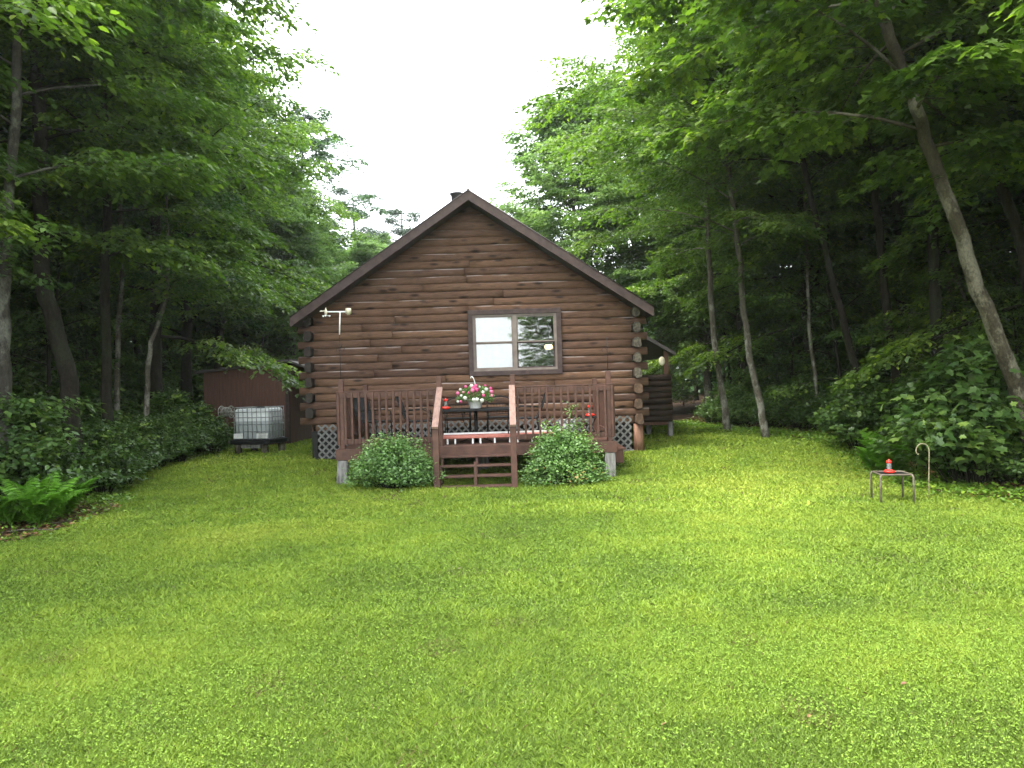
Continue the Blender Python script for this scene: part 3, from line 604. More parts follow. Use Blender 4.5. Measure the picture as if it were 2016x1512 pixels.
# ------------------------------------------------------------------ ground
def axis(lo, hi, a, b, st):
    m = list(np.arange(a, b+1e-6, st)); x = b; s = st
    while x < hi: s *= 1.3; x += s; m.append(x)
    x = a; s = st
    while x > lo: s *= 1.3; x -= s; m.insert(0, x)
    return np.array(m)
def make_ground():
    xs = axis(-300, 300, -12, 12, 0.25); ys = axis(-120, 500, 0, 28, 0.25)
    X, Y = np.meshgrid(xs, ys); Z = gz(X, Y)
    V = np.stack([X.ravel(), Y.ravel(), Z.ravel()], 1); nx, ny = len(xs), len(ys)
    i = np.arange((nx-1)*(ny-1)); r = i//(nx-1); c = i % (nx-1); a = r*nx+c
    Fa = np.stack([a, a+1, a+nx+1, a+nx], 1).ravel()
    me = np_mesh('ground', V, Fa, np.full(len(i), 4), [GROUND], smooth=True)
    e = np.minimum(V[:, 0]-xL(V[:, 1]), xR(V[:, 1])-V[:, 0]); e = np.minimum(e, 27-V[:, 1]); under = (V[:, 0] > -4.2) & (V[:, 0] < 2.7) & (V[:, 1] > 15.9) & (V[:, 1] < 25)
    lw = np.clip(0.55+e*0.8, 0, 1); lw[under] = 0
    at = me.attributes.new('lawn', 'FLOAT', 'POINT'); at.data.foreach_set('value', lw.astype(np.float32))
    link('ground', me, kind='structure', label='gently rising ground of lawn and brown forest floor')
make_ground()
def lawn_edge(x, y):
    e = np.minimum(x-xL(y), xR(y)-x)+0.5*(vnoise(x*1.7, y*1.7)-0.5)
    return np.minimum(e, 26.5-y+0.5*vnoise(x, y))
def blocked(x, y):
    return ((x > -4.15) & (x < 2.65) & (y > 15.85) & (y < 25.2)) | ((x > -8.3) & (x < -6.1) & (y > 20.9) & (y < 24))
def blades(g, N, y0, y1, pw, ln, wd, dens_clover=False):
    u = g.rand(N); y = (y0**pw+(y1**pw-y0**pw)*u)**(1/pw); x = g.uniform(-1, 1, N)*(0.74*y+0.6)
    k = (lawn_edge(x, y) > 0.02) & ~blocked(x, y); return x[k], y[k]
def make_grass():
    g = np.random.RandomState(1); VV, RR, FF, NV = [], [], [], []; off = 0
    for (N, y0, y1, pw, ln, wd) in [(480000, 2.3, 5.5, 1.3, 0.026, 0.0022), (340000, 5.2, 9.5, 1.5, 0.032, 0.0042), (240000, 9.2, 16, 1.6, 0.038, 0.0085), (120000, 15.5, 26, 1.6, 0.044, 0.015)]:
        x, y = blades(g, N, y0, y1, pw, ln, wd); n = len(x); z = gz(x, y)
        patch = vnoise(x*0.9+7, y*0.9); fine = vnoise(x*4+3, y*4); big = vnoise(x*0.28+3, y*0.35+9)
        L = ln*(0.55+0.8*g.rand(n))*(0.7+0.6*fine); a = g.rand(n)*6.283; lean = g.uniform(0.35, 1.5, n)*L; al = g.rand(n)*6.283
        b = np.stack([x, y, z-0.004], 1); sx = np.stack([np.cos(a), np.sin(a), np.zeros(n)], 1)*(wd*g.uniform(0.6, 1.3, n))[:, None]
        tip = b+np.stack([np.cos(al)*lean, np.sin(al)*lean, L], 1); mid = b+np.stack([np.cos(al)*lean*0.35, np.sin(al)*lean*0.35, L*0.62], 1)
        V = np.stack([b-sx, b+sx, mid+sx*0.8, tip, mid-sx*0.8], 1).reshape(-1, 3)
        Fa = (np.arange(n)[:, None]*5+np.arange(5)[None]).ravel()+off; off += 5*n
        dry = (vnoise(x*2.1+20, y*2.1+5) > 0.88) & (g.rand(n) < 0.22)
        r = np.clip(0.50+0.45*(patch-0.5)+0.55*(big-0.5)+0.35*(fine-0.5)+g.normal(0, 0.16, n), 0.13, 1); r[dry | (g.rand(n) < 0.02)] = g.rand()*0.08
        VV.append(V); FF.append(Fa); NV.append(np.full(n, 5)); RR.append(r)
    me = np_mesh('grass', np.concatenate(VV), np.concatenate(FF), np.concatenate(NV), [GRASS], np.concatenate(RR))
    link('grass', me, kind='stuff', label='short bright green mown lawn grass', cat='grass')
    # clover and broad weeds
    Pp, D, Nn, S, Rn = [], [], [], [], []
    for (N, y0, y1, sz) in [(60000, 2.3, 6, 0.0062), (60000, 5.8, 11, 0.0085), (50000, 10.8, 20, 0.015)]:
        x, y = blades(g, N, y0, y1, 1.4, 0, 0); c = vnoise(x*1.3+11, y*1.3+2)*0.6+vnoise(x*3.1, y*3.1+30)*0.4; k = c > 0.30+0.55*g.rand(len(c)); x, y = x[k], y[k]; n = len(x)
        z = gz(x, y)+g.uniform(0.012, 0.04, n); a0 = g.rand(n)*6.283
        for q in range(3):
            a = a0+q*2.094; d = np.stack([np.cos(a), np.sin(a), g.normal(0.0, 0.45, n)], 1); nn = np.stack([g.normal(0, 0.55, n), g.normal(0, 0.55, n), np.ones(n)], 1)
            Pp.append(np.stack([x, y, z], 1)); D.append(d); Nn.append(nn); S.append(sz*g.uniform(0.8, 1.4, n)); Rn.append(np.clip(g.normal(0.5, 0.22, n), 0, 1))
    T = np.array([(0, 0, 0), (0.55, 0.48, 0.05), (1.0, 0.3, 0.02), (0.9, 0, 0), (1.0, -0.3, 0.02), (0.55, -0.48, 0.05)])
    me = leaf_mesh('clover', np.concatenate(Pp), np.concatenate(D), np.concatenate(Nn), np.concatenate(S), np.concatenate(Rn), (T, [(0, 3, 2, 1), (0, 5, 4, 3)]), CLOVER)
    link('clover', me, kind='stuff', label='clover patches growing through the lawn', cat='clover')
    # longer weeds at the lawn margin
    N = 30000; y = g.uniform(8.5, 25, N); sd = g.rand(N) < 0.5; e = g.normal(0.0, 0.28, N); x = np.where(sd, xL(y)+e, xR(y)-e)
    k = ~blocked(x, y) & ~((x < 0) & (y < 11.8) & (g.rand(N) < 0.85)); x, y = x[k], y[k]; n = len(x); a = g.rand(n)*6.283; z = gz(x, y)+g.uniform(0, 0.09, n)
    me = leaf_mesh('ground_cover', np.stack([x, y, z], 1), np.stack([np.cos(a), np.sin(a), g.uniform(-0.2, 0.9, n)], 1), np.stack([g.normal(0, 0.4, n), g.normal(0, 0.4, n), np.ones(n)], 1), g.uniform(0.03, 0.075, n), np.clip(g.normal(0.5, 0.25, n), 0, 1), OVATE, LEAF_COVER)
    link('ground_cover', me, kind='stuff', label='low leafy weeds fringing the lawn', cat='weeds')
    N = 26000; y = g.uniform(6, 26, N); sd = g.rand(N) < 0.5; e = g.exponential(1.3, N)-0.3; x = np.where(sd, xL(y)-e, xR(y)+e); k = ~blocked(x, y); x, y = x[k], y[k]; n = len(x)
    m = 110; x = np.concatenate([x, g.uniform(-6, 6, m)]); y = np.concatenate([y, g.uniform(3, 24, m)]); k = ~blocked(x, y); x, y = x[k], y[k]; n = len(x)
    a = g.rand(n)*6.283
    me = leaf_mesh('leaf_litter', np.stack([x, y, gz(x, y)+g.uniform(0.01, 0.035, n)], 1), np.stack([np.cos(a), np.sin(a), g.normal(0, 0.25, n)], 1), np.stack([g.normal(0, 0.4, n), g.normal(0, 0.4, n), np.ones(n)], 1), g.uniform(0.04, 0.09, n)*np.where((x > xL(y)+0.5) & (x < xR(y)-0.5), 0.5, 1), g.rand(n)**1.6*np.where((x > xL(y)+0.5) & (x < xR(y)-0.5), 0.8, 1), OVATE, LITTER)
    link('leaf_litter', me, kind='stuff', label='brown dead leaves on the bare soil under the trees', cat='leaf litter')
make_grass()

# ------------------------------------------------------------------ cabin
CX = -0.80; WY = 16.0; LZ0 = 0.75; CH = 0.16
RX = -0.775; RZ = H0+3.95; SL_ = 0.671; RHW = 3.68
cabin = empty('log_cabin', (CX, WY, 0.2), 'brown log cabin with a gable end and dark metal roof in the clearing', 'cabin')
O = Vector((CX, WY, 0.2))
def cpart(o):
    o.parent = cabin; o.location = -O; return o
def log_seg(V, Fc, Rd, Ed, x0a, x0b, x1a, x1b, z0, ch, yf, rnd, g, bulge=0.036, axis_y=False):
    """one horizontal log face between x0 (bottom a / top b) and x1; profile bulges towards -y"""
    prof = []
    for i in range(8):
        t = i/7; prof.append((bulge*max(0, 1-abs(2*t-1)**2.6)**0.5, t))
    n = max(2, int((min(x1a, x1b)-max(x0a, x0b))/0.28)); n = max(n, 2)
    b = len(V); ph = g.rand()*10
    for k in range(n+1):
        u = k/n
        for (d, t) in prof:
            xa = x0a+(x0b-x0a)*t; xb = x1a+(x1b-x1a)*t; x = xa+(xb-xa)*u
            w = 0.006*math.sin(x*1.3+ph)+0.004*math.sin(x*3.7+ph*2)
            V.append((x, yf-d-(0.004*math.sin(x*2.1+ph*3)), z0+t*ch+w*(1 if 0 < t < 1 else 1)))
    for k in range(n):
        for i in range(7):
            a = b+k*8+i; Fc.append((a, a+8, a+9, a+1)); Rd.append(rnd); Ed.append(1.0 if i >= 6 else 0.0)
    for k in (0, n):
        Fc.append(tuple(b+k*8+i for i in (range(8) if k == 0 else range(7, -1, -1)))); Rd.append(rnd); Ed.append(0.0)
WX0, WX1, WZ0, WZ1 = -0.79, 0.97, 1.93, 3.12     # window opening
def gable_wall():
    g = np.random.RandomState(3); V, Fc, Rd, Ed = [], [], [], []
    top = RZ-0.17
    for c in range(30):
        z0 = LZ0+c*CH; z1 = z0+CH
        ha = (top-z0)/SL_; hb = (top-z1)/SL_
        if ha <= 0.06: break
        ext = 3.66 if (c % 2 == 1) else 3.33
        if c == 0: ext = 3.33
        la, lb = min(ext, ha), min(ext, max(hb, 0.02))
        xa0, xb0, xa1, xb1 = CX-la, CX-lb, CX+la, CX+lb
        rnd = float(np.clip(g.normal(0.5-0.02*max(0, c-18), 0.25), 0, 1))
        spans = [(xa0, xb0, xa1, xb1)]
        if z1 > WZ0+0.03 and z0 < WZ1-0.03: spans = [(xa0, xb0, WX0, WX0), (WX1, WX1, xa1, xb1)]
        for sp in spans:
            # butt joint somewhere along long logs
            if min(sp[2], sp[3])-max(sp[0], sp[1]) > 3.2:
                j = g.uniform(max(sp[0], sp[1])+1.2, min(sp[2], sp[3])-1.2)
                log_seg(V, Fc, Rd, Ed, sp[0], sp[1], j-0.003, j-0.003, z0, CH, WY, rnd, g)
                log_seg(V, Fc, Rd, Ed, j+0.003, j+0.003, sp[2], sp[3], z0, CH, WY, float(np.clip(rnd+g.normal(0, 0.15), 0, 1)), g)
            else: log_seg(V, Fc, Rd, Ed, *sp, z0, CH, WY, rnd, g)
    return V, Fc, Rd, Ed
def mesh_logs(name, V, Fc, Rd, Ed):
    me = bpy.data.meshes.new(name); me.from_pydata(V, [], Fc); me.materials.append(LOGS)
    a = me.attributes.new('rnd', 'FLOAT', 'FACE'); a.data.foreach_set('value', Rd)
    a = me.attributes.new('edge', 'FLOAT', 'FACE'); a.data.foreach_set('value', Ed)
    me.polygons.foreach_set('use_smooth', [len(f) == 4 for f in Fc]); me.update()
    o = bpy.data.objects.new(name, me); COL.objects.link(o); return cpart(o)
mesh_logs('gable_wall', *gable_wall())
for sx in (-1, 1):          # side walls
    g = np.random.RandomState(4+sx); V, Fc, Rd, Ed = [], [], [], []
    for c in range(15): log_seg(V, Fc, Rd, Ed, 16.08, 16.08, 25.0, 25.0, LZ0+c*CH-0.08, CH, 0, float(g.rand()), g)
    X0 = CX+sx*3.42
    V = [(X0+(sx*(-y)), x, z) for (x, y, z) in V]
    if sx < 0: Fc = [f[::-1] for f in Fc]
    mesh_logs('side_wall', V, Fc, Rd, Ed)
m = MB(); m.box(CX-3.3, CX+3.3, 24.9, 25.0, 0.7, 3.3); cpart(m.build('back_wall', SHED))
# solid backing behind the gable logs (with the window hole) keeps the crawl space dark
m = MB()
for (a, b_, c, d) in [(CX-3.36, WX0-0.02, 0.75, 3.0), (WX1+0.02, CX+3.36, 0.75, 3.0), (WX0-0.02, WX1+0.02, 0.75, WZ0), ]: m.box(a, b_, WY+0.03, WY+0.1, c, d)
cpart(m.build('backing_wall', ROOM))
# gable back sheet, triangular
m = MB(); tz = RZ-0.2
def tri(y): return [(CX-(tz-3.0)/SL_, y, 3.0), (CX+(tz-3.0)/SL_, y, 3.0), (CX, y, tz)]
hx = (tz-3.14)/SL_
m.add([(CX-hx, WY+0.03, 3.14), (CX+hx, WY+0.03, 3.14), (CX, WY+0.03, tz), (CX-hx, WY+0.1, 3.14), (CX+hx, WY+0.1, 3.14), (CX, WY+0.1, tz)], [(0, 1, 2), (5, 4, 3), (0, 3, 4, 1), (1, 4, 5, 2), (2, 5, 3, 0)])
cpart(m.build('gable_backing', ROOM))
# log ends of the side walls at both corners
for sx in (-1, 1):
    for c in range(0, 16, 2):
        z0 = LZ0+c*CH; x = CX+sx*3.43; g = random.Random(c*3+sx)
        if c == 0 and sx < 0: continue
        zz = z0+0.005; pr = []
        w, h = 0.082, CH+0.03
        for (a, b_) in [(-w, 0.02), (-w, h-0.05), (-w*0.6, h), (w*0.6, h), (w, h-0.05), (w, 0.02), (w*0.5, -0.012), (-w*0.5, -0.012)]: pr.append((a+g.uniform(-0.012, 0.012), b_+g.uniform(-0.008, 0.008)))
        n = len(pr); y0 = WY-0.17+g.uniform(-0.03, 0.02)
        vs = [(x+a*0.93, y0-0.01, zz+b_) for a, b_ in pr]+[(x+a, y0+0.015, zz+b_) for a, b_ in pr]+[(x+a, WY+0.3, zz+b_) for a, b_ in pr]
        fs = [tuple(range(n))[::-1]]+[(i+j*n, (i+1) % n+j*n, (i+1) % n+(j+1)*n, i+(j+1)*n) for j in (0, 1) for i in range(n)]
        fs = [f if k == 0 else f[::-1] for k, f in enumerate(fs)]
        mm = LOG_DARK if sx < 0 else (LOG_LICHEN if c >= 6 else LOG_BROWN)
        o = cpart(MB().add(vs, fs).build('log_end', mm))
        if sx > 0 and c >= 6: o['label'] = 'log end crusted with pale lichen'
# roof slabs + rake boards
def roof():
    th = 0.16; y0, y1 = 15.5, 25.6
    for sx in (-1, 1):
        m = MB(); ex = RX+sx*RHW; ez = RZ-SL_*RHW
        v = [(RX, y0, RZ), (ex, y0, ez), (ex, y0, ez-th), (RX, y0, RZ-th), (RX, y1, RZ), (ex, y1, ez), (ex, y1, ez-th), (RX, y1, RZ-th)]
        f = [(0, 1, 2, 3), (7, 6, 5, 4), (0, 4, 5, 1), (1, 5, 6, 2), (2, 6, 7, 3)]
        if sx < 0: f = [q[::-1] for q in f]
        m.add(v, f); cpart(m.build('roof_slope', ROOF))
        # rake board a touch proud of the slab
        m = MB(); t2 = 0.185; e2 = RHW+0.02
        v = [(RX, y0-0.03, RZ+0.012), (RX+sx*e2, y0-0.03, RZ+0.012-SL_*e2), (RX+sx*e2, y0-0.03, RZ-t2-SL_*e2), (RX, y0-0.03, RZ-t2),
             (RX, y0-0.004, RZ+0.012), (RX+sx*e2, y0-0.004, RZ+0.012-SL_*e2), (RX+sx*e2, y0-0.004, RZ-t2-SL_*e2), (RX, y0-0.004, RZ-t2)]
        f = [(0, 1, 2, 3), (7, 6, 5, 4), (0, 4, 5, 1), (1, 5, 6, 2), (2, 6, 7, 3)]
        if sx < 0: f = [q[::-1] for q in f]
        m.add(v, f); cpart(m.build('rake_board', TRIM))
        m = MB(); m.tube([(RX+sx*0.0, y0-0.035, RZ+0.02), (RX+sx*e2, y0-0.035, RZ+0.02-SL_*e2)], 0.012, 5); cpart(m.build('drip_edge', ROOF))
roof()
m = MB(); m.tube([(RX, 15.46, RZ+0.018), (RX, 25.6, RZ+0.018)], 0.035, 8); cpart(m.build('ridge_cap', ROOF))
q = P(899, 379, 18.6)
m = MB(); m.lathe([(0.10, -1.5), (0.10, -0.2), (0.14, -0.19), (0.14, -0.06), (0.17, -0.055), (0.17, -0.02), (0.05, 0.02)], (q.x, 18.6, q.z), 16); ch = cpart(m.build('chimney', GREYPIPE))
# window
win = cpart(bpy.data.objects.new('window', None)); COL.objects.link(win)
OC = (-0.885, 1.065, 1.835, 3.215)
def wpart(mb, name, mt, label=None):
    o = mb.build(name, mt, win); 
    if label: o['label'] = label
    return o
yc = WY-0.085
m = MB(); m.box(OC[0], OC[1], yc, WY+0.02, WZ1-0.005, OC[3], bev=0.006); m.box(OC[0], OC[1], yc, WY+0.02, OC[2], WZ0+0.005, bev=0.006)
m.box(OC[0], WX0+0.005, yc+0.002, WY+0.02, WZ0+0.005, WZ1-0.005); m.box(WX1-0.005, OC[1], yc+0.002, WY+0.02, WZ0+0.005, WZ1-0.005); wpart(m, 'casing', TRIM)
fx0, fx1, fz0, fz1 = WX0+0.005, WX1-0.005, WZ0+0.005, WZ1-0.005; mx = (fx0+fx1)/2
m = MB(); yf0, yf1 = WY-0.05, WY+0.04; t = 0.035
m.box(fx0, fx1, yf0, yf1, fz1-t, fz1); m.box(fx0, fx1, yf0-0.02, yf1, fz0, fz0+t*1.3); m.box(fx0, fx0+t, yf0, yf1, fz0+t*1.3, fz1-t); m.box(fx1-t, fx1, yf0, yf1, fz0+t*1.3, fz1-t); m.box(mx-0.04, mx+0.04, yf0-0.01, yf1, fz0+t*1.3, fz1-t)
wpart(m, 'frame', SASH)
mz = (fz0+fz1)/2
for (a, b_, nm) in ((fx0+t, mx-0.04, 0), (mx+0.04, fx1-t, 1)):
    for (c, d, yy) in ((mz, fz1-t, WY-0.015), (fz0+t*1.3, mz, WY+0.008)):
        s = 0.026; m = MB(); m.box(a, b_, yy-0.012, yy+0.012, c, c+s); m.box(a, b_, yy-0.012, yy+0.012, d-s, d); m.box(a, a+s, yy-0.012, yy+0.012, c+s, d-s); m.box(b_-s, b_, yy-0.012, yy+0.012, c+s, d-s)
        wpart(m, 'sash', SASH if nm == 0 or c == mz else TRIM)
        m = MB(); m.box(a+s, b_-s, yy-0.003, yy+0.003, c+s, d-s); wpart(m, 'pane', GLASS)
m = MB(); n = 40
vs = []; 
for i in range(n+1):
    x = fx0+t+(mx-fx0-t)*i/n; 
    for z in (fz0, fz1): vs.append((x, WY+0.10+0.003*math.sin(i*0.9), z))
m.add(vs, [(2*i, 2*i+2, 2*i+3, 2*i+1) for i in range(n)], True); wpart(m, 'mirrored_sky_sheet', SKY_SHEET, 'added white sheet for the sky reflection in the left panes')
# room behind the window, lit only by its lamp and the window
m = MB(); m.box(WX0-0.6, WX1+0.9, 19.9, 20.0, 0.8, 3.6); m.box(WX0-0.6, WX1+0.9, WY+0.12, 19.9, 0.8, 0.86); m.box(WX0-0.6, WX1+0.9, WY+0.12, 19.9, 3.5, 3.6)
m.box(WX0-0.7, WX0-0.6, WY+0.12, 20, 0.8, 3.6); m.box(WX1+0.9, WX1+1.0, WY+0.12, 20, 0.8, 3.6); cpart(m.build('room', ROOM))
q = P(1080, 682, 17.2)
lamp = empty('table_lamp', (q.x, 17.2, q.z), 'small lit lamp glowing behind the lower right window pane', 'lamp')
m = MB(); m.lathe([(0.02, -0.06), (0.075, -0.05), (0.085, 0.0), (0.06, 0.05), (0.02, 0.07)]); m.build('globe', LAMP, lamp)
m = MB(); m.lathe([(0.10, 0.035), (0.10, 0.055), (0.03, 0.10), (0.012, 0.11), (0.012, 1.2)]); m.build('shade', BLACKM, lamp)
# skirting under the cabin: dark board, lattice
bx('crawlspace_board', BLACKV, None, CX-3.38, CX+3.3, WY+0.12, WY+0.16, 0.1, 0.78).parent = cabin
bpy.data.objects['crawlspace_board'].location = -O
def lattice(x0, x1, z0, z1, y, name='lattice_panel'):
    m = MB(); step = 0.155; w = 0.019
    H = z1-z0
    for sgn, yy in ((1, y), (-1, y+0.008)):
        k = x0-H
        while k < x1+H:
            # line x = k + sgn*(z-z0)  (or from k going left)
            pa, pb = (k, z0), (k+sgn*H, z1)
            # clip to x0..x1
            ta, tb = 0.0, 1.0; dx = pb[0]-pa[0]
            t0_, t1_ = (x0-pa[0])/dx, (x1-pa[0])/dx
            lo, hi = max(0, min(t0_, t1_)), min(1, max(t0_, t1_))
            if hi-lo > 0.05:
                A = Vector((pa[0]+dx*lo, 0, z0+H*lo)); B = Vector((pa[0]+dx*hi, 0, z0+H*hi)); d = (B-A).normalized(); n = Vector((-d.z, 0, d.x))*w
                vs = [(A+n), (A-n), (B-n), (B+n)]; vs = [Vector((v.x, yy, v.z)) for v in vs]+[Vector((v.x, yy+0.007, v.z)) for v in vs]
                m.add(vs, [(0, 1, 2, 3), (7, 6, 5, 4), (0, 4, 5, 1), (1, 5, 6, 2), (2, 6, 7, 3), (3, 7, 4, 0)])
            k += step
    return cpart(m.build(name, LATTICE))
lattice(CX-3.28, -2.4, 0.21, 0.91, WY-0.085); lattice(-2.38, 0.2, 0.21, 0.91, WY-0.085); lattice(0.22, CX+3.27, 0.21, 0.91, WY-0.085)
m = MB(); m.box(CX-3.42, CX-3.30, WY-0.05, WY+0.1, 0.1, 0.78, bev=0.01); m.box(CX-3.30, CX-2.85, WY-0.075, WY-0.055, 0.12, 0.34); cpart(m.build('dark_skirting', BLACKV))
m = MB(); m.tube([(CX+3.42, WY-0.02, 0.12), (CX+3.425, WY-0.02, 0.4), (CX+3.42, WY-0.02, 0.745)], [0.125, 0.112, 0.105], 14); cpart(m.build('corner_post', CEDAR))
m = MB(); m.box(CX+2.95, CX+3.30, WY-0.14, WY-0.1, 0.16, 0.215); cpart(m.build('sill_board', GREYWOOD))
# porch on the right side
PY = 19.3
m = MB()
pa = (2.62, 3.24); pb = (4.13, 2.335); th = 0.09
v = [(pa[0], PY-0.15, pa[1]), (pb[0], PY-0.15, pb[1]), (pb[0], PY-0.15, pb[1]-th), (pa[0], PY-0.15, pa[1]-th)]; v += [(x, 24.5, z) for x, y, z in v]
m.add(v, [(0, 1, 2, 3), (7, 6, 5, 4), (0, 4, 5, 1), (1, 5, 6, 2), (2, 6, 7, 3), (3, 7, 4, 0)]); cpart(m.build('porch_roof', ROOF))
V, Fc, Rd, Ed = [], [], [], []; g = np.random.RandomState(8)
for c in range(8): log_seg(V, Fc, Rd, Ed, 2.7, 2.7, 4.03, 4.03, 0.58+c*0.15, 0.15, PY, 0.02+0.1*g.rand(), g, 0.05)
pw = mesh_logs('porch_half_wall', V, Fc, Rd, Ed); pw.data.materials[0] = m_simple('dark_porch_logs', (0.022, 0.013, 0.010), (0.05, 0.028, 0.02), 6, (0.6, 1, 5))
for (x, y, z0, z1) in ((3.93, PY+0.03, 1.78, 2.42), (3.93, 24.2, 0.58, 2.42), (4.0, PY+0.05, 0.1, 0.58), (3.75, 21.0, 0.1, 0.58), (3.55, 20.0, 0.1, 0.58)):
    m = MB(); m.box(x-0.06, x+0.06, y, y+0.12, z0, z1, bev=0.008); cpart(m.build('porch_post', SHED if z0 > 0.5 else GREYWOOD))
m = MB(); m.box(2.7, 4.03, PY+0.06, 24.4, 0.50, 0.58); cpart(m.build('porch_floor', SHED))
m = MB(); m.box(3.99, 4.03, PY+0.06, 24.4, 0.582, 1.75); cpart(m.build('porch_side_wall', SHED))
q = P(1303, 711, PY-0.1); m = MB(); m.lathe([(0.03, -0.02), (0.09, -0.015), (0.10, 0.0), (0.09, 0.015), (0.03, 0.02)], (0, 0, 0), 20)
pl = m.build('wall_plaque', CREAM, None, 'cream oval plaque hanging on the porch post', 'plaque'); pl.location = (q.x, 19.2, q.z); pl.rotation_euler = (PI/2, 0, 0); pl.scale = (0.8, 1.15, 1)

# ------------------------------------------------------------------ shed
shed = empty('shed', (-7.2, 21, 0.15), 'brown plywood shed behind the water tank', 'shed'); SO = Vector((-7.2, 21, 0.15))
def sp(o): o.parent = shed; o.location = -SO; return o
xr = P(568, 800, 21).x
m = MB(); xl = -8.5; zt = 2.42
m.add([(xl, 21, 0.12), (xr, 21, 0.12), (xr, 21, zt), (xl, 21, zt-0.2), (xl, 24.5, 0.12), (xr, 24.5, 0.12), (xr, 24.5, zt), (xl, 24.5, zt-0.2)], [(0, 1, 2, 3), (7, 6, 5, 4), (1, 5, 6, 2), (0, 3, 7, 4)])
sp(m.build('wall', SHED))
m = MB(); m.add([(xl-0.2, 20.85, zt-0.24), (xr+0.1, 20.85, zt+0.04), (xr+0.1, 20.85, zt+0.10), (xl-0.2, 20.85, zt-0.17)] + [(xl-0.2, 24.7, zt-0.24), (xr+0.1, 24.7, zt+0.04), (xr+0.1, 24.7, zt+0.10), (xl-0.2, 24.7, zt-0.17)],
                [(0, 1, 2, 3), (7, 6, 5, 4), (0, 4, 5, 1), (1, 5, 6, 2), (2, 6, 7, 3), (3, 7, 4, 0)]); sp(m.build('roof', ROOF))
m = MB(); m.add([(xr+0.08, 20.9, zt+0.06), (xr+1.0, 20.9, zt-0.3), (xr+1.0, 20.9, zt-0.36), (xr+0.08, 20.9, zt)]+[(xr+0.08, 24.7, zt+0.06), (xr+1.0, 24.7, zt-0.3), (xr+1.0, 24.7, zt-0.36), (xr+0.08, 24.7, zt)],
                [(0, 1, 2, 3), (7, 6, 5, 4), (0, 4, 5, 1), (1, 5, 6, 2), (2, 6, 7, 3), (3, 7, 4, 0)]); sp(m.build('lean_to_roof', ROOF))
m = MB(); m.box(xr-0.07, xr+0.025, 20.975, 21.08, 0.12, zt-0.03, bev=0.004); sp(m.build('corner_board', TRIM))
m = MB(); m.box(xr+0.3, xr+0.95, 22.4, 22.5, 0.12, 1.8); sp(m.build('lean_to_wall', SHED))
m = MB(); m.box(xr+0.60, xr+0.68, 22.37, 22.395, 0.85, 1.05); sp(m.build('notice', PAPER))
# ------------------------------------------------------------------ water tank, stand, hose reel
TY = 18.4
a0 = P(457, 865, TY); tank = empty('water_tank', (a0.x+0.02, TY, 0.48), 'white plastic water tank in a metal cage beside the shed', 'water tank', rz=R(-14))
W_, D_, Ht = 0.95, 0.80, 0.76
def rbox(m, x0, x1, y0, y1, z0, z1, r):
    pr = []
    for (cx, cy, a) in ((x1-r, y0+r, -90), (x1-r, y1-r, 0), (x0+r, y1-r, 90), (x0+r, y0+r, 180)):
        for k in range(5): t = R(a+k*22.5); pr.append((cx+r*math.cos(t), cy+r*math.sin(t)))
    n = len(pr); mx_, my_ = (x0+x1)/2, (y0+y1)/2; vs = []
    lv = [(z0, 0.96), (z0+0.03, 1), ((z0+z1)/2, 1.0), (z1-0.05, 1), (z1-0.015, 0.97), (z1, 0.9)]
    for z, s in lv: vs += [(mx_+(a-mx_)*s, my_+(b-my_)*s, z) for a, b in pr]
    fs = [(j*n+i, j*n+(i+1) % n, (j+1)*n+(i+1) % n, (j+1)*n+i) for j in range(len(lv)-1) for i in range(n)]
    fs += [tuple(range(n))[::-1], tuple((len(lv)-1)*n+i for i in range(n))]; m.add(vs, fs, True)
m = MB(); rbox(m, 0.02, W_-0.02, 0.02, D_-0.02, 0.03, Ht, 0.10); m.build('tank_body', TANK, tank)
m = MB(); m.lathe([(0.11, 0), (0.11, 0.04), (0.03, 0.05)], (0.5, 0.42, Ht), 16); m.build('cap', BLACKM, tank)
m = MB()
def loop(z, r=0.009): m.tube([(0, 0.06, z), (0.06, 0, z), (W_-0.06, 0, z), (W_, 0.06, z), (W_, D_-0.06, z), (W_-0.06, D_, z), (0.06, D_, z), (0, D_-0.06, z), (0, 0.06, z)], r, 5, cap=False)
for z in (0.04, 0.21, 0.38, 0.55, 0.68, 0.79): loop(z)
for i in range(8):
    x = 0.05+(W_-0.1)*i/7
    for y in (-0.002, D_+0.002): m.tube([(x, y, 0.02), (x, y, 0.79)], 0.0085, 5)
for i in range(6):
    y = 0.07+(D_-0.14)*i/5
    for x in (-0.002, W_+0.002): m.tube([(x, y, 0.02), (x, y, 0.79)], 0.0085, 5)
m.build('cage', CAGE, tank)
m = MB()
for (x, y) in ((0.03, -0.01), (0.7, -0.01), (W_-0.3, -0.01)): m.box(x, x+0.25, y-0.006, y+0.02, 0.05, 0.17, bev=0.004)
m.build('corner_guard', WHITE, tank)
m = MB(); m.box(-0.05, W_+0.05, -0.05, D_+0.05, -0.09, 0.018, bev=0.01); m.build('pallet', BLACKM, tank)
st = empty('tank_stand', tuple(tank.location-Vector((0, 0, 0.48-0.05))), 'rough log stand carrying the water tank', 'stand', rz=R(-14))
for (x, y) in ((0.08, 0.08), (0.8, 0.08), (0.08, 0.75), (0.85, 0.75)):
    m = MB(); m.tube([(x, y, -0.08), (x+0.01, y, 0.16), (x, y, 0.355)], [0.095, 0.085, 0.09], 10); m.build('leg', BARK_MOSS, st)
m = MB(); m.box(0.2, 0.72, 0.02, 0.10, 0.24, 0.33, bev=0.005); m.build('crossbeam', GREYWOOD, st)
q = P(447, 811, 19.6); reel = empty('hose_reel', q, 'grey hose reel mounted at the shed wall above the tank', 'hose reel', rz=R(-15))
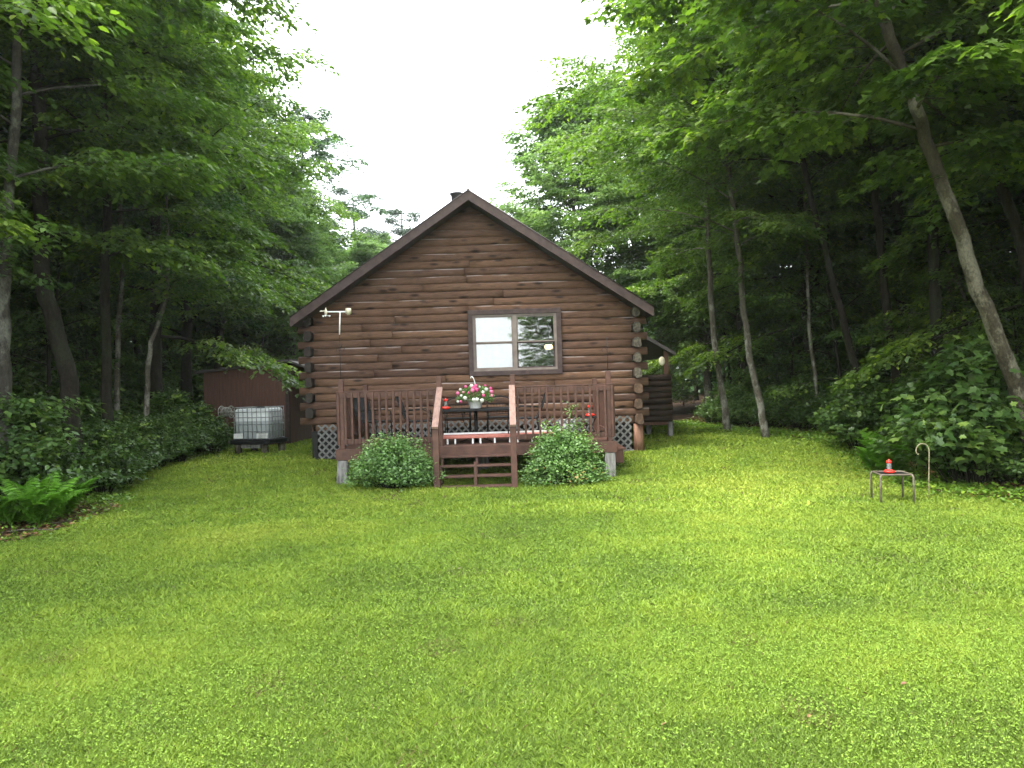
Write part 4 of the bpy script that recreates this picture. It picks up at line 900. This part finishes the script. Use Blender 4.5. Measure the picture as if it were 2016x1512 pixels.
for x in (-0.16, 0.12):
    m = MB(); m.tube([(x, 0.15*math.cos(t), 0.15*math.sin(t)) for t in np.linspace(0, 2*PI, 21)], 0.014, 6, cap=False)
    for t in np.linspace(0, PI, 4)[:3]: m.tube([(x, -0.15*math.cos(t), -0.15*math.sin(t)), (x, 0.15*math.cos(t), 0.15*math.sin(t))], 0.008, 5)
    m.build('rim', WIRE, reel)
m = MB(); pts = []
for i in range(160): t = i*0.45; pts.append((-0.14+0.24*((i % 40)/40 if (i//40) % 2 == 0 else 1-(i % 40)/40), (0.085+0.012*(i//40))*math.cos(t), (0.085+0.012*(i//40))*math.sin(t)))
m.tube(pts, 0.010, 5); m.build('hose', WIRE, reel)
m = MB(); m.tube([(-0.2, 0, 0), (0.2, 0, 0), (0.22, 0.3, 0), (0.22, 1.35, 0)], 0.016, 6); m.tube([(0.12, 0, 0), (0.2, -0.04, -0.1)], 0.012, 5); m.build('bracket', WIRE, reel)

# ------------------------------------------------------------------ deck
DZ = 0.585; DX0, DX1 = -3.15, 1.82; DY0, DY1 = 13.5, 15.86
deck = empty('wooden_deck', (-0.67, 13.5, 0), 'raised red-brown wooden deck with railing and open steps in front of the cabin', 'deck'); DO = Vector((-0.67, 13.5, 0))
def dp(o): o.parent = deck; o.location = -DO; return o
rb = random.Random(4)
m = MB(); y = DY0+0.01
while y < DY1-0.1:
    m.box(DX0+0.02, DX1-0.02, y, y+0.134, DZ-0.028, DZ, bev=0.003); y += 0.14
dp(m.build('deck_boards', DECK))
gx0, gx1 = -1.33, 0.04          # stair opening
m = MB(); m.box(DX0, DX1, DY0-0.04, DY0, DZ-0.195, DZ-0.004, bev=0.004); dp(m.build('rim_board', DECK))
for x in (DX0, DX1-0.04): m = MB(); m.box(x, x+0.04, DY0+0.002, DY1, DZ-0.195, DZ-0.03); dp(m.build('rim_board', DECK))
for i in range(7): x = DX0+0.4+i*0.65; m = MB(); m.box(x, x+0.04, DY0+0.002, DY1, DZ-0.19, DZ-0.03); dp(m.build('joist', SHED))
for (x, y, s) in ((-3.06, 13.56, 1), (1.70, 13.56, 1), (-3.06, 15.6, 1), (1.70, 15.6, 1), (-0.6, 14.6, 1)):
    m = MB(); Mx = Matrix.Translation((x, y, 0)) @ Matrix.Rotation(R(4 if x < 0 else 0), 4, 'Y') ; g0 = float(gz(x, y))
    m.box(-0.095, 0.095, -0.095, 0.095, g0-0.1, DZ-0.20, M=Mx, bev=0.012); dp(m.build('foundation_block', GREYWOOD))
PT = 1.82
def post(x, y, z0, z1, w=0.045, name='post', bev=0.006): m = MB(); m.box(x-w, x+w, y-w, y+w, z0, z1, bev=bev); return dp(m.build(name, DECK))
post(-3.04, DY0+0.05, DZ, PT); post(1.71, DY0+0.05, DZ, PT+0.01); post(gx0+0.03, DY0+0.05, DZ, PT); post(gx1-0.03, DY0+0.05, DZ, PT)
for x in (-3.04, 1.71): post(x, DY1-0.06, DZ, 1.72)
zt_ = H0-0.07; zb = H0-0.99
def rail_run(x0, x1, y0, y1, axis):
    L = (x1-x0) if axis == 'x' else (y1-y0); n = int(round(L/0.1295))
    if axis == 'x':
        for nm, a, b_ in (('top_rail', zt_-0.092, zt_-0.004), ('bottom_rail', zb+0.004, zb+0.095)): m = MB(); m.box(x0, x1, y0, y0+0.036, a, b_, bev=0.004); dp(m.build(nm, DECK))
        for i in range(n+1):
            x = x0+0.03+(L-0.06)*i/n; m = MB(); t = rb.uniform(-0.003, 0.003)
            m.box(x-0.0195+t, x+0.0195+t, y0-0.036, y0-0.001, zb, zt_+rb.uniform(-0.004, 0.006), bev=0.003); dp(m.build('baluster', DECK))
    else:
        sx = -1 if x0 < 0 else 1
        for nm, a, b_ in (('top_rail', zt_-0.092, zt_-0.004), ('bottom_rail', zb+0.004, zb+0.095)): m = MB(); m.box(x0-0.018, x0+0.018, y0, y1, a, b_, bev=0.004); dp(m.build(nm, DECK))
        for i in range(n+1):
            y = y0+0.03+(L-0.06)*i/n; m = MB(); a, b_ = (x0-0.055, x0-0.019) if sx < 0 else (x0+0.019, x0+0.055)
            m.box(a, b_, y-0.0195, y+0.0195, zb, zt_, bev=0.003); dp(m.build('baluster', DECK))
rail_run(DX0+0.035, gx0-0.02, DY0, 0, 'x'); rail_run(gx1+0.02, DX1-0.03, DY0, 0, 'x')
rail_run(-3.10, 0, DY0+0.11, DY1-0.02, 'y'); rail_run(1.77, 0, DY0+0.11, DY1-0.02, 'y')
m = MB(); m.box(DX0+0.02, gx0-0.03, DY0+0.0, DY0+0.14, zt_+0.008, zt_+0.03, bev=0.003); dp(m.build('rail_cap', DECK)); m = MB(); m.box(gx1+0.03, DX1-0.01, DY0+0.0, DY0+0.14, zt_+0.008, zt_+0.03, bev=0.003); dp(m.build('rail_cap', DECK))
# steps
for i, (y, z) in enumerate(((13.36, 0.425), (13.14, 0.28), (12.92, 0.13), (12.70, -0.02))):
    m = MB(); m.box(gx0+0.05, gx1-0.05, y-0.13, y+0.10, z-0.03, z, bev=0.004); dp(m.build('stair_tread', DECK))
for x in (gx0+0.055, -0.67, gx1-0.095):
    m = MB(); y0, y1 = 12.60, 13.455
    vs = [(x, y1, 0.39), (x, y0+0.05, -0.10), (x, y0+0.05, -0.02), (x, y1, 0.39)]
    a = [(y1, 0.40), (y1, 0.08), (y0+0.45, -0.08), (y0+0.02, -0.08), (y0+0.02, -0.052), (y0+0.22, -0.052), (y0+0.22, 0.098), (y0+0.44, 0.098), (y0+0.44, 0.248), (y0+0.66, 0.248), (y0+0.66, 0.393)]
    v = [(x, p_[0], p_[1]) for p_ in a]+[(x+0.04, p_[0], p_[1]) for p_ in a]; n = len(a)
    m.add(v, [tuple(range(n)), tuple(range(2*n-1, n-1, -1))]+[(i, (i+1) % n, n+(i+1) % n, n+i)[::-1] for i in range(n)]); dp(m.build('stringer', DECK))
    if x == -0.67: m = MB(); m.box(x-0.002, x+0.042, 12.60, 12.64, -0.1, 0.38); dp(m.build('centre_post', DECK))
for x in (gx0+0.045, gx1-0.045):
    g0 = -0.1; m = MB(); m.box(x-0.052, x+0.052, 12.52, 12.62, g0, 0.965, bev=0.006); dp(m.build('newel_post', DECK))
    # sloping handrail
    m = MB(); A = Vector((x+(-0.0 if x < -0.6 else 0.0), 13.5, 1.635)); B = Vector((x, 12.47, 0.985)); d = (B-A).normalized(); n = Vector((0, -d.z, d.y)); n = n if n.z > 0 else -n
    w = Vector((0.052, 0, 0)); vs = [A-w, A+w, B+w, B-w]; vs = [v for v in vs]+[v-n*0.04 for v in vs]
    m.add(vs, [(0, 1, 2, 3), (7, 6, 5, 4), (0, 4, 5, 1), (1, 5, 6, 2), (2, 6, 7, 3), (3, 7, 4, 0)]); dp(m.build('handrail', DECK_PALE, label='pale sloping handrail'))
m = MB(); m.box(DX1+0.03, DX1+0.22, 14.2, 15.2, 0.12, 0.36, bev=0.01); m.box(DX1+0.01, DX1+0.26, 14.18, 15.22, 0.362, 0.40, bev=0.006)
m.build('side_step', SHED, None, 'dark brown wooden step beside the right end of the deck', 'step')

# ------------------------------------------------------------------ deck furniture
TX, TYY, TZ = -0.70, 14.35, 1.215
tb = empty('patio_table', (TX, TYY, DZ), 'long black metal patio table behind the steps with a flower basket on it', 'table')
m = MB(); m.box(-0.72, 0.72, -0.42, 0.42, TZ-DZ-0.045, TZ-DZ, bev=0.006); m.build('table_top', BLACKM, tb)
m = MB(); m.tube([(0, 0, 0.0), (0, 0, TZ-DZ-0.045)], 0.036, 10); m.build('pedestal', BLACKM, tb)
for sx in (-1, 1):
    m = MB(); m.tube([(sx*0.03, 0, 0.12)]+[(sx*(0.03+0.22*math.sin(t)), 0, 0.55-0.38*math.cos(t)*0.9-0.02) for t in np.linspace(0, PI/2, 8)]+[(sx*0.12, 0, 0.595)], 0.008, 5); m.build('brace', BLACKM, tb)
    m = MB(); m.tube([(0, 0, 0.14), (sx*0.16, -0.1, 0.06), (sx*0.3, -0.18, 0.012)], 0.012, 6); m.build('foot', BLACKM, tb)
    m = MB(); m.tube([(sx*0.62, -0.36, 0), (sx*0.60, -0.33, 0.3), (sx*0.62, -0.36, TZ-DZ-0.03)], 0.012, 6); m.build('leg', BLACKM, tb)
def chair(loc, rz, label, sling):
    """faces -y"""
    c = empty('patio_chair', loc, label, 'chair', 'black patio chairs on the deck', rz)
    w = 0.24
    if not sling:
        m = MB(); pts = [(-w, 0.20, 0.02), (-w, 0.22, 0.42), (-w, 0.25, 0.70)]+[(-w*math.cos(t), 0.26, 0.70+0.13*math.sin(t)) for t in np.linspace(0.2, PI-0.2, 8)]+[(w, 0.25, 0.70), (w, 0.22, 0.42), (w, 0.20, 0.02)]
        m.tube(pts, 0.014, 6)
        m.tube([(-w, 0.25, 0.68), (w, 0.25, 0.68)], 0.006, 5); m.tube([(-w, 0.23, 0.47), (w, 0.23, 0.47)], 0.006, 5)
        for k in range(7): x = -w+0.06*(k+1)*w/0.24; m.tube([(x, 0.23, 0.47), (x+0.02, 0.245, 0.58), (x, 0.25, 0.68)], 0.0045, 4)
        m.tube([(0.06*math.cos(t), 0.245, 0.735+0.03*math.sin(t)) for t in np.linspace(0, 2*PI, 12)], 0.005, 4); m.build('backrest', BLACKM, c)
    else:
        m = MB(); m.tube([(-w, 0.02, 0.40), (-w, 0.20, 0.42), (-w, 0.30, 0.62), (-w, 0.40, 0.92), (w, 0.40, 0.92), (w, 0.30, 0.62), (w, 0.20, 0.42), (w, 0.02, 0.40)], 0.013, 6); m.build('back_frame', BLACKM, c)
        m = MB(); vs = []
        for (y, z) in ((0.2, 0.43), (0.26, 0.53), (0.31, 0.64), (0.36, 0.79), (0.40, 0.91)):
            for x in (-w+0.01, w-0.01): vs.append((x, y, z))
        vs2 = [(a, b_+0.006, z) for a, b_, z in vs]; n = len(vs)
        m.add(vs+vs2, [(2*i, 2*i+1, 2*i+3, 2*i+2) for i in range(4)]+[(n+2*i, n+2*i+2, n+2*i+3, n+2*i+1) for i in range(4)]+[(2*i, 2*i+2, n+2*i+2, n+2*i) for i in range(4)]+[(2*i+1, n+2*i+1, n+2*i+3, 2*i+3) for i in range(4)]); m.build('backrest', MESHK, c)
    m = MB(); m.box(-w, w, -0.24, 0.22, 0.405, 0.425, bev=0.006); m.build('seat', MESHK, c)
    for sx in (-1, 1):
        m = MB(); m.tube([(sx*w, -0.22, 0.0), (sx*w, -0.21, 0.42), (sx*w, -0.20, 0.60), (sx*w, -0.10, 0.64), (sx*w, 0.24, 0.62)], 0.012, 6); m.build('armrest', BLACKM, c)
        m = MB(); m.tube([(sx*w, 0.27, 0.0), (sx*w, 0.20, 0.42)], 0.012, 6); m.build('leg', BLACKM, c)
    return c
chair((-1.10, 15.25, DZ), PI+PI, 'arched black iron chair behind the table, left of the flower basket', False)
chair((-0.27, 15.25, DZ), 0, 'arched black iron chair behind the table, right of the flower basket', False)
q = P(812, 820, 14.5); chair((q.x+0.12, 14.5, DZ), R(90), 'black sling chair seen side-on just left of the steps', True)
q = P(738, 820, 14.9); chair((q.x, 14.9, DZ), R(62), 'black mesh chair near the left end of the deck', True)
q = P(1062, 820, 14.5); chair((q.x-0.25, 14.5, DZ), R(-90), 'black sling chair seen side-on just right of the steps', True)
# low red and white bench
bn = empty('low_bench', (-0.1, 13.98, DZ), 'long low red bench with white edge on short white legs', 'bench')
m = MB(); m.box(-1.2, 1.0, -0.12, 0.22, 0.10, 0.155, bev=0.006); m.build('seat', REDB, bn)
m = MB(); m.box(-1.2, 1.0, 0.22, 0.25, 0.10, 0.185, bev=0.004); m.build('back_edge', WHITE, bn)
for i, x in enumerate((-1.12, -0.98, -0.66, -0.52, -0.26, 0.02, 0.16, 0.42, 0.56, 0.7, 0.9)):
    m = MB(); m.box(x, x+0.03, -0.10, -0.07, 0.0, 0.099, bev=0.003); m.build('leg', WHITE, bn)
# small black stand on the right with feeder
q = P(1160, 820, 14.6)
sd = empty('side_table', (q.x, 14.6, DZ), 'small black round stand near the right railing carrying a feeder', 'table'); hz = q.z-DZ-0.005
m = MB(); m.lathe([(0.17, hz-0.02), (0.18, hz-0.012), (0.18, hz)], n=20); m.build('table_top', BLACKM, sd)
for k in range(3):
    a = k*2.09+0.5; m = MB(); m.tube([(0.15*math.cos(a), 0.15*math.sin(a), hz-0.02), (0.05*math.cos(a), 0.05*math.sin(a), hz*0.55), (0.16*math.cos(a), 0.16*math.sin(a), 0)], 0.01, 6); m.build('leg', BLACKM, sd)
q2 = P(1119, 825, 15.2); m = MB(); m.box(-0.19, 0.19, -0.005, 0.005, 0.0, 0.26); o = m.build('white_board', WHITE, None, 'white board stuck behind the lattice, seen through the right railing', 'board'); o.location = (q2.x+0.05, WY-0.062, 0.62)
# hummingbird feeders
def feeder(loc, label, s=1.0):
    f = empty('bird_feeder', loc, label, 'bird feeder', 'red hummingbird feeders'); f.scale = (s, s, s)
    m = MB(); m.lathe([(0.03, 0.0), (0.075, 0.012), (0.088, 0.028), (0.086, 0.036), (0.055, 0.050), (0.036, 0.058)], n=24); b_ = m.build('base', RED, f)
    for k in range(4):
        a = k*PI/2+0.4; m = MB(); m.lathe([(0.014, 0), (0.012, 0.012), (0.004, 0.014)], (0.068*math.cos(a), 0.068*math.sin(a), 0.042), 8); m.build('perch', RED, f)
    m = MB(); m.lathe([(0.034, 0.058), (0.036, 0.07), (0.036, 0.15), (0.032, 0.162)], n=20); m.build('bottle', CLEAR, f)
    m = MB(); m.lathe([(0.034, 0.160), (0.042, 0.166), (0.043, 0.195), (0.03, 0.202), (0.012, 0.206), (0.012, 0.222), (0.004, 0.224)], n=20); m.build('cap', RED, f)
    return f
q = P(878, 806, 14.1); feeder((q.x, 14.1, TZ), 'red feeder standing on the black table left of the flowers', 0.95)
q = P(1162, 820, 14.6); feeder((q.x, 14.6, DZ+hz), 'red feeder on the small black stand by the right railing', 1.1)
# flower basket
q = P(936, 806, 14.2); fb = empty('flower_basket', (q.x, 14.2, TZ), 'white hanging pot of pink and white petunias on the black table', 'flower pot')
m = MB(); m.lathe([(0.095, 0.0), (0.105, 0.01), (0.14, 0.15), (0.15, 0.155), (0.15, 0.17), (0.13, 0.17)], n=26); m.build('pot', WHITE, fb)
g = np.random.RandomState(3); n = 2600
th_ = g.rand(n)*6.283; ph = g.uniform(-0.35, 1.45, n); rr = 0.30*g.uniform(0.35, 1.0, n)**0.5; pos = np.stack([rr*np.cos(th_)*np.cos(ph)*1.15, rr*np.sin(th_)*np.cos(ph), 0.20+rr*np.sin(ph)*0.75], 1)
lm = leaf_mesh('foliage', pos, np.stack([np.cos(th_), np.sin(th_), g.normal(0, 0.5, n)], 1), g.normal(0, 0.5, (n, 3))+np.array([0, 0, 1]), g.uniform(0.02, 0.045, n), np.clip(g.normal(0.35, 0.2, n), 0, 1), OVATE, LEAF_BUSH); link('foliage', lm, fb)
def flower(x, z, dy, s, mm):
    m = MB(); vs = [(0, -0.0, 0)]; n = 15
    for k in range(n): a = 6.283*k/n; r = s*(1-0.16*(k % 3 == 0)); vs.append((r*math.cos(a), -0.012-0.005*math.sin(3*a), r*math.sin(a)))
    vs2 = [(0, 0.012, 0)]
    m.add(vs+vs2, [(0, k+1, (k+1) % n+1) for k in range(n)]+[(n+1, (k+1) % n+1, k+1) for k in range(n)], True, rnd=rb.random())
    m.build('flower', mm, fb).location = (x, dy, z)
flist = [(-0.31, 0.29, 'p', .038), (-0.26, 0.36, 'w', .03), (-0.25, 0.14, 'p', .028), (-0.31, 0.14, 'w', .028), (-0.17, 0.20, 'w', .042), (-0.16, 0.41, 'p', .03), (-0.24, 0.25, 'w', .026), (-0.05, 0.42, 'w', .04), (0.0, 0.38, 'p', .05),
         (0.05, 0.35, 'p', .045), (-0.03, 0.34, 'p', .042), (0.03, 0.42, 'p', .035), (0.16, 0.30, 'w', .036), (0.17, 0.24, 'p', .034), (0.2, 0.42, 'p', .024), (0.22, 0.35, 'w', .036), (0.30, 0.36, 'p', .034), (0.31, 0.30, 'p', .042),
         (0.32, 0.23, 'p', .03), (0.14, 0.15, 'w', .040), (0.05, 0.17, 'w', .04), (-0.01, 0.17, 'w', .036), (0.10, 0.40, 'w', .022), (-0.10, 0.30, 'p', .022), (-0.2, 0.31, 'p', .025)]
for i, (x, z, k, s) in enumerate(flist): flower(x, z, -0.31*math.sqrt(max(0.05, 1-(x/0.36)**2-((z-0.2)/0.27)**2))-0.02, s, PETAL_P if k == 'p' else PETAL_W)
m = MB(); m.tube([(0.02, 0, 0.38), (0.0, 0, 0.50), (-0.02, 0, 0.56), (-0.05, 0, 0.60), (-0.07, 0, 0.585), (-0.065, 0, 0.56)], 0.009, 6); m.build('hook', WHITE, fb)
# weather station on the left corner post
ws = empty('weather_station', (-3.04, 13.55, PT), 'cream weather station on a thin pole above the left deck post', 'weather station'); zc = 3.02-PT
m = MB(); m.tube([(0, 0, 0), (0.0, 0, 0.82)], 0.006, 5); m.tube([(0.0, 0, 0.55), (0.05, 0, 0.62), (0.08, 0, 0.56), (0.06, 0, 0.5)], 0.004, 4); m.tube([(0.0, 0, 0.5), (-0.05, 0, 0.57), (-0.07, 0, 0.5)], 0.004, 4); m.build('rod', BLACKM, ws)
m = MB(); m.tube([(0, 0, 0.80), (0.02, 0, zc)], 0.011, 7); m.tube([(-0.22, 0, zc+0.01), (0.13, 0, zc)], 0.012, 7); m.build('pole', WHITE, ws)
m = MB(); m.lathe([(0.03, -0.055), (0.03, -0.035), (0.052, -0.034), (0.052, 0.055), (0.046, 0.06), (0.02, 0.062)], (0.17, 0, zc), 16); m.build('sensor', CREAM, ws)
m = MB(); m.lathe([(0.02, -0.04), (0.026, 0.0), (0.022, 0.04), (0.008, 0.06), (0.008, 0.085)], (-0.23, 0, zc), 12); w0 = m.build('wind_gauge', CREAM, ws)
for k in range(3):
    a = k*2.09+0.6; m = MB(); m.tube([(-0.23, 0, zc-0.055), (-0.23+0.06*math.cos(a), 0.06*math.sin(a), zc-0.06)], 0.004, 4)
    m.lathe([(0.004, -0.02), (0.016, -0.01), (0.018, 0.012)], (-0.23+0.065*math.cos(a), 0.065*math.sin(a), zc-0.06), 8); m.build('cup', WHITE, ws)
m = MB(); m.box(-0.34, -0.25, -0.003, 0.003, zc+0.02, zc+0.035); m.build('vane', CREAM, ws)
m = MB(); m.tube([(0, 0, 0), (0.0, 0, 0.60)], 0.006, 5); m.tube([(0, 0, 0.38), (-0.06, 0, 0.43), (-0.10, 0, 0.38), (-0.07, 0, 0.34)], 0.004, 4); m.tube([(0, 0, 0.30), (0.05, 0, 0.36), (0.07, 0, 0.30)], 0.004, 4)
o = m.build('plant_hanger', BLACKM, None, 'thin dark scroll hanger rising from the right deck post', 'plant hanger'); o.location = (1.71, 13.55, PT+0.01)

# ------------------------------------------------------------------ lawn things on the right
q = P(1757, 985, 9.9); gx, gy = q.x, 9.9; g0 = float(gz(gx, gy))
lt = empty('lawn_table', (gx, gy, g0), 'small taupe metal table on the lawn with a red feeder on top', 'table', rz=R(-9)); hh = 0.37
m = MB(); w = 0.185; m.tube([(-w, -w, hh), (w, -w, hh), (w, w, hh), (-w, w, hh), (-w, -w, hh)], 0.012, 8, cap=False); m.build('frame', TAUPE, lt)
m = MB(); m.box(-w+0.01, w-0.01, -w+0.01, w-0.01, hh-0.012, hh-0.004); m.build('table_top', BLACKM, lt)
for sx in (-1, 1):
    for sy in (-1, 1): m = MB(); m.tube([(sx*w, sy*w, hh), (sx*(w+0.012), sy*(w+0.012), hh-0.03), (sx*(w+0.01), sy*(w+0.01), -0.02)], 0.0135, 8); m.build('leg', TAUPE, lt)
feeder((gx-0.03, gy, g0+hh+0.0), 'red feeder standing on the small table on the lawn', 0.82)
q = P(1829, 985, 9.9); g0 = float(gz(q.x, 9.9))
m = MB(); hk = [(0, 0, -0.05), (0.008, 0, 0.3), (0.02, 0, 0.60)]; r_ = 0.085
for t in np.linspace(0, PI*1.12, 14): hk.append((0.02-r_+r_*math.cos(t), 0, 0.64+r_*math.sin(t)*1.05))
hk += [(-0.125, 0, 0.585), (-0.115, 0, 0.60)]
m.tube(hk, 0.0058, 7); o = m.build('shepherd_hook', HOOKM, None, 'pale iron shepherd hook stuck in the lawn beside the feeder table', 'garden hook'); o.location = (q.x+0.0, 9.9, g0)
q = P(1766, 678, 16.0); m = MB(); m.box(-0.045, 0.045, -0.045, 0.045, -0.08, 0.05, bev=0.004); m.add([(-0.06, -0.06, 0.05), (0.06, -0.06, 0.05), (0.06, 0.06, 0.05), (-0.06, 0.06, 0.05), (0, -0.06, 0.09), (0, 0.06, 0.09)], [(0, 1, 4), (3, 5, 2), (0, 4, 5, 3), (1, 2, 5, 4), (0, 3, 2, 1)])
m.tube([(0, 0, 0.09), (0, 0, 0.9)], 0.002, 3)
o = m.build('nest_box', TAN, None, 'small tan nest box hanging in the right wood', 'nest box'); o.location = (q.x, 16.0, q.z)
# stones under the lattice and fallen sticks
g = random.Random(5)
for i in range(5):
    x = -3.66+i*0.17; m = MB(); n = 8; s = g.uniform(0.05, 0.08)
    m.lathe([(s*0.5, -0.03), (s, 0.0), (s*0.9, s*0.6), (s*0.3, s*0.9)], n=7, smooth=False)
    m.v = [(a+g.uniform(-.01, .01), b_+g.uniform(-.01, .01), c+g.uniform(-.01, .01)) for a, b_, c in m.v]
    o = m.build('stone', STONE, None, 'tan stone lying below the left lattice', 'stone', 'stones below the left lattice'); o.location = (x+0.35, 15.75, float(gz(x, 15.75))+0.01)
for i, (px, py, lb) in enumerate([(40, 1020, 'longer fallen stick on the bare soil at the left border'), (95, 1012, 'shorter fallen stick near the fern on the left')]):
    q = P(px, py, 9.2+i*0.5); m = MB(); m.tube([(-0.35+0.1*i, 0, 0.02), (0, 0.05, 0.05), (0.35-0.15*i, 0.0, 0.03), (0.45-0.15*i, -0.06, 0.06)], [0.012, 0.010, 0.007, 0.003], 6)
    o = m.build('fallen_stick', BARK_PALE, None, lb, 'stick', 'fallen sticks'); o.location = (q.x, q.y, float(gz(q.x, q.y))); o.rotation_euler = (0, 0, 0.3+i)

# ------------------------------------------------------------------ air, sky, light
def haze():
    m, nt = mat('humid_air'); v = nt.nodes.new('ShaderNodeVolumePrincipled'); v.inputs['Color'].default_value = (0.93, 0.97, 1, 1); v.inputs['Density'].default_value = HAZE; v.inputs['Anisotropy'].default_value = 0.6
    o = nt.nodes.new('ShaderNodeOutputMaterial'); lk(nt, v.outputs[0], o.inputs['Volume'])
    mb = MB(); mb.box(-310, 310, -130, 510, -2, 19); ob = mb.build('haze', m); ob['kind'] = 'stuff'; ob['label'] = 'thin humid haze in the clearing'; ob['category'] = 'haze'
HAZE = 0.0006
if HAZE > 0: haze()
SUN_EL, SUN_AZ = R(60), R(-115)     # azimuth from +Y towards +X: soft light from the left, a little behind the photographer
w = bpy.data.worlds.new('World'); sc.world = w; w.use_nodes = True; nt = w.node_tree; nt.nodes.clear()
sky = nt.nodes.new('ShaderNodeTexSky'); sky.sky_type = 'NISHITA'; sky.sun_disc = False; sky.sun_elevation = SUN_EL; sky.sun_rotation = SUN_AZ; sky.dust_density = 4; sky.air_density = 1.5
hs = nt.nodes.new('ShaderNodeMix'); hs.data_type = 'RGBA'; hs.inputs[0].default_value = 0.8; hs.inputs[7].default_value = (9.0, 9.4, 9.7, 1)   # cloud sheet over the sky
lk(nt, sky.outputs[0], hs.inputs[6])
bg = nt.nodes.new('ShaderNodeBackground'); bg.inputs[1].default_value = 0.10; lk(nt, hs.outputs[2], bg.inputs[0])
wo = nt.nodes.new('ShaderNodeOutputWorld'); lk(nt, bg.outputs[0], wo.inputs[0])
sd_ = bpy.data.lights.new('sun', 'SUN'); sd_.energy = 1.5; sd_.angle = R(20); sd_.color = (1.0, 0.96, 0.88)
so = bpy.data.objects.new('sun', sd_); COL.objects.link(so)
dirv = Vector((math.sin(SUN_AZ)*math.cos(SUN_EL), math.cos(SUN_AZ)*math.cos(SUN_EL), math.sin(SUN_EL)))
so.rotation_euler = dirv.to_track_quat('Z', 'Y').to_euler(); so.location = (0, 0, 30)
cd = bpy.data.cameras.new('camera'); cam = bpy.data.objects.new('camera', cd); COL.objects.link(cam)
cam.matrix_world = Matrix.Translation((0, 0, H0)) @ Matrix.Rotation(PI/2, 4, 'X') @ Matrix.Rotation(-ROLL, 4, 'Z')
cd.sensor_width = 36; cd.lens = 36*F/2016; cd.clip_end = 2000; cd.clip_start = 0.05
sc.camera = cam
sc.view_settings.view_transform = 'Standard'; sc.view_settings.look = 'None'; sc.view_settings.exposure = 2.8; sc.view_settings.gamma = 1
sc.cycles.max_bounces = 8; sc.cycles.diffuse_bounces = 4; sc.cycles.use_adaptive_sampling = True; sc.cycles.adaptive_threshold = 0.01; sc.cycles.glossy_bounces = 3; sc.cycles.transmission_bounces = 4; sc.cycles.transparent_max_bounces = 12; sc.cycles.volume_bounces = 1
sc.cycles.use_denoising = True; sc.cycles.caustics_reflective = False; sc.cycles.caustics_refractive = False
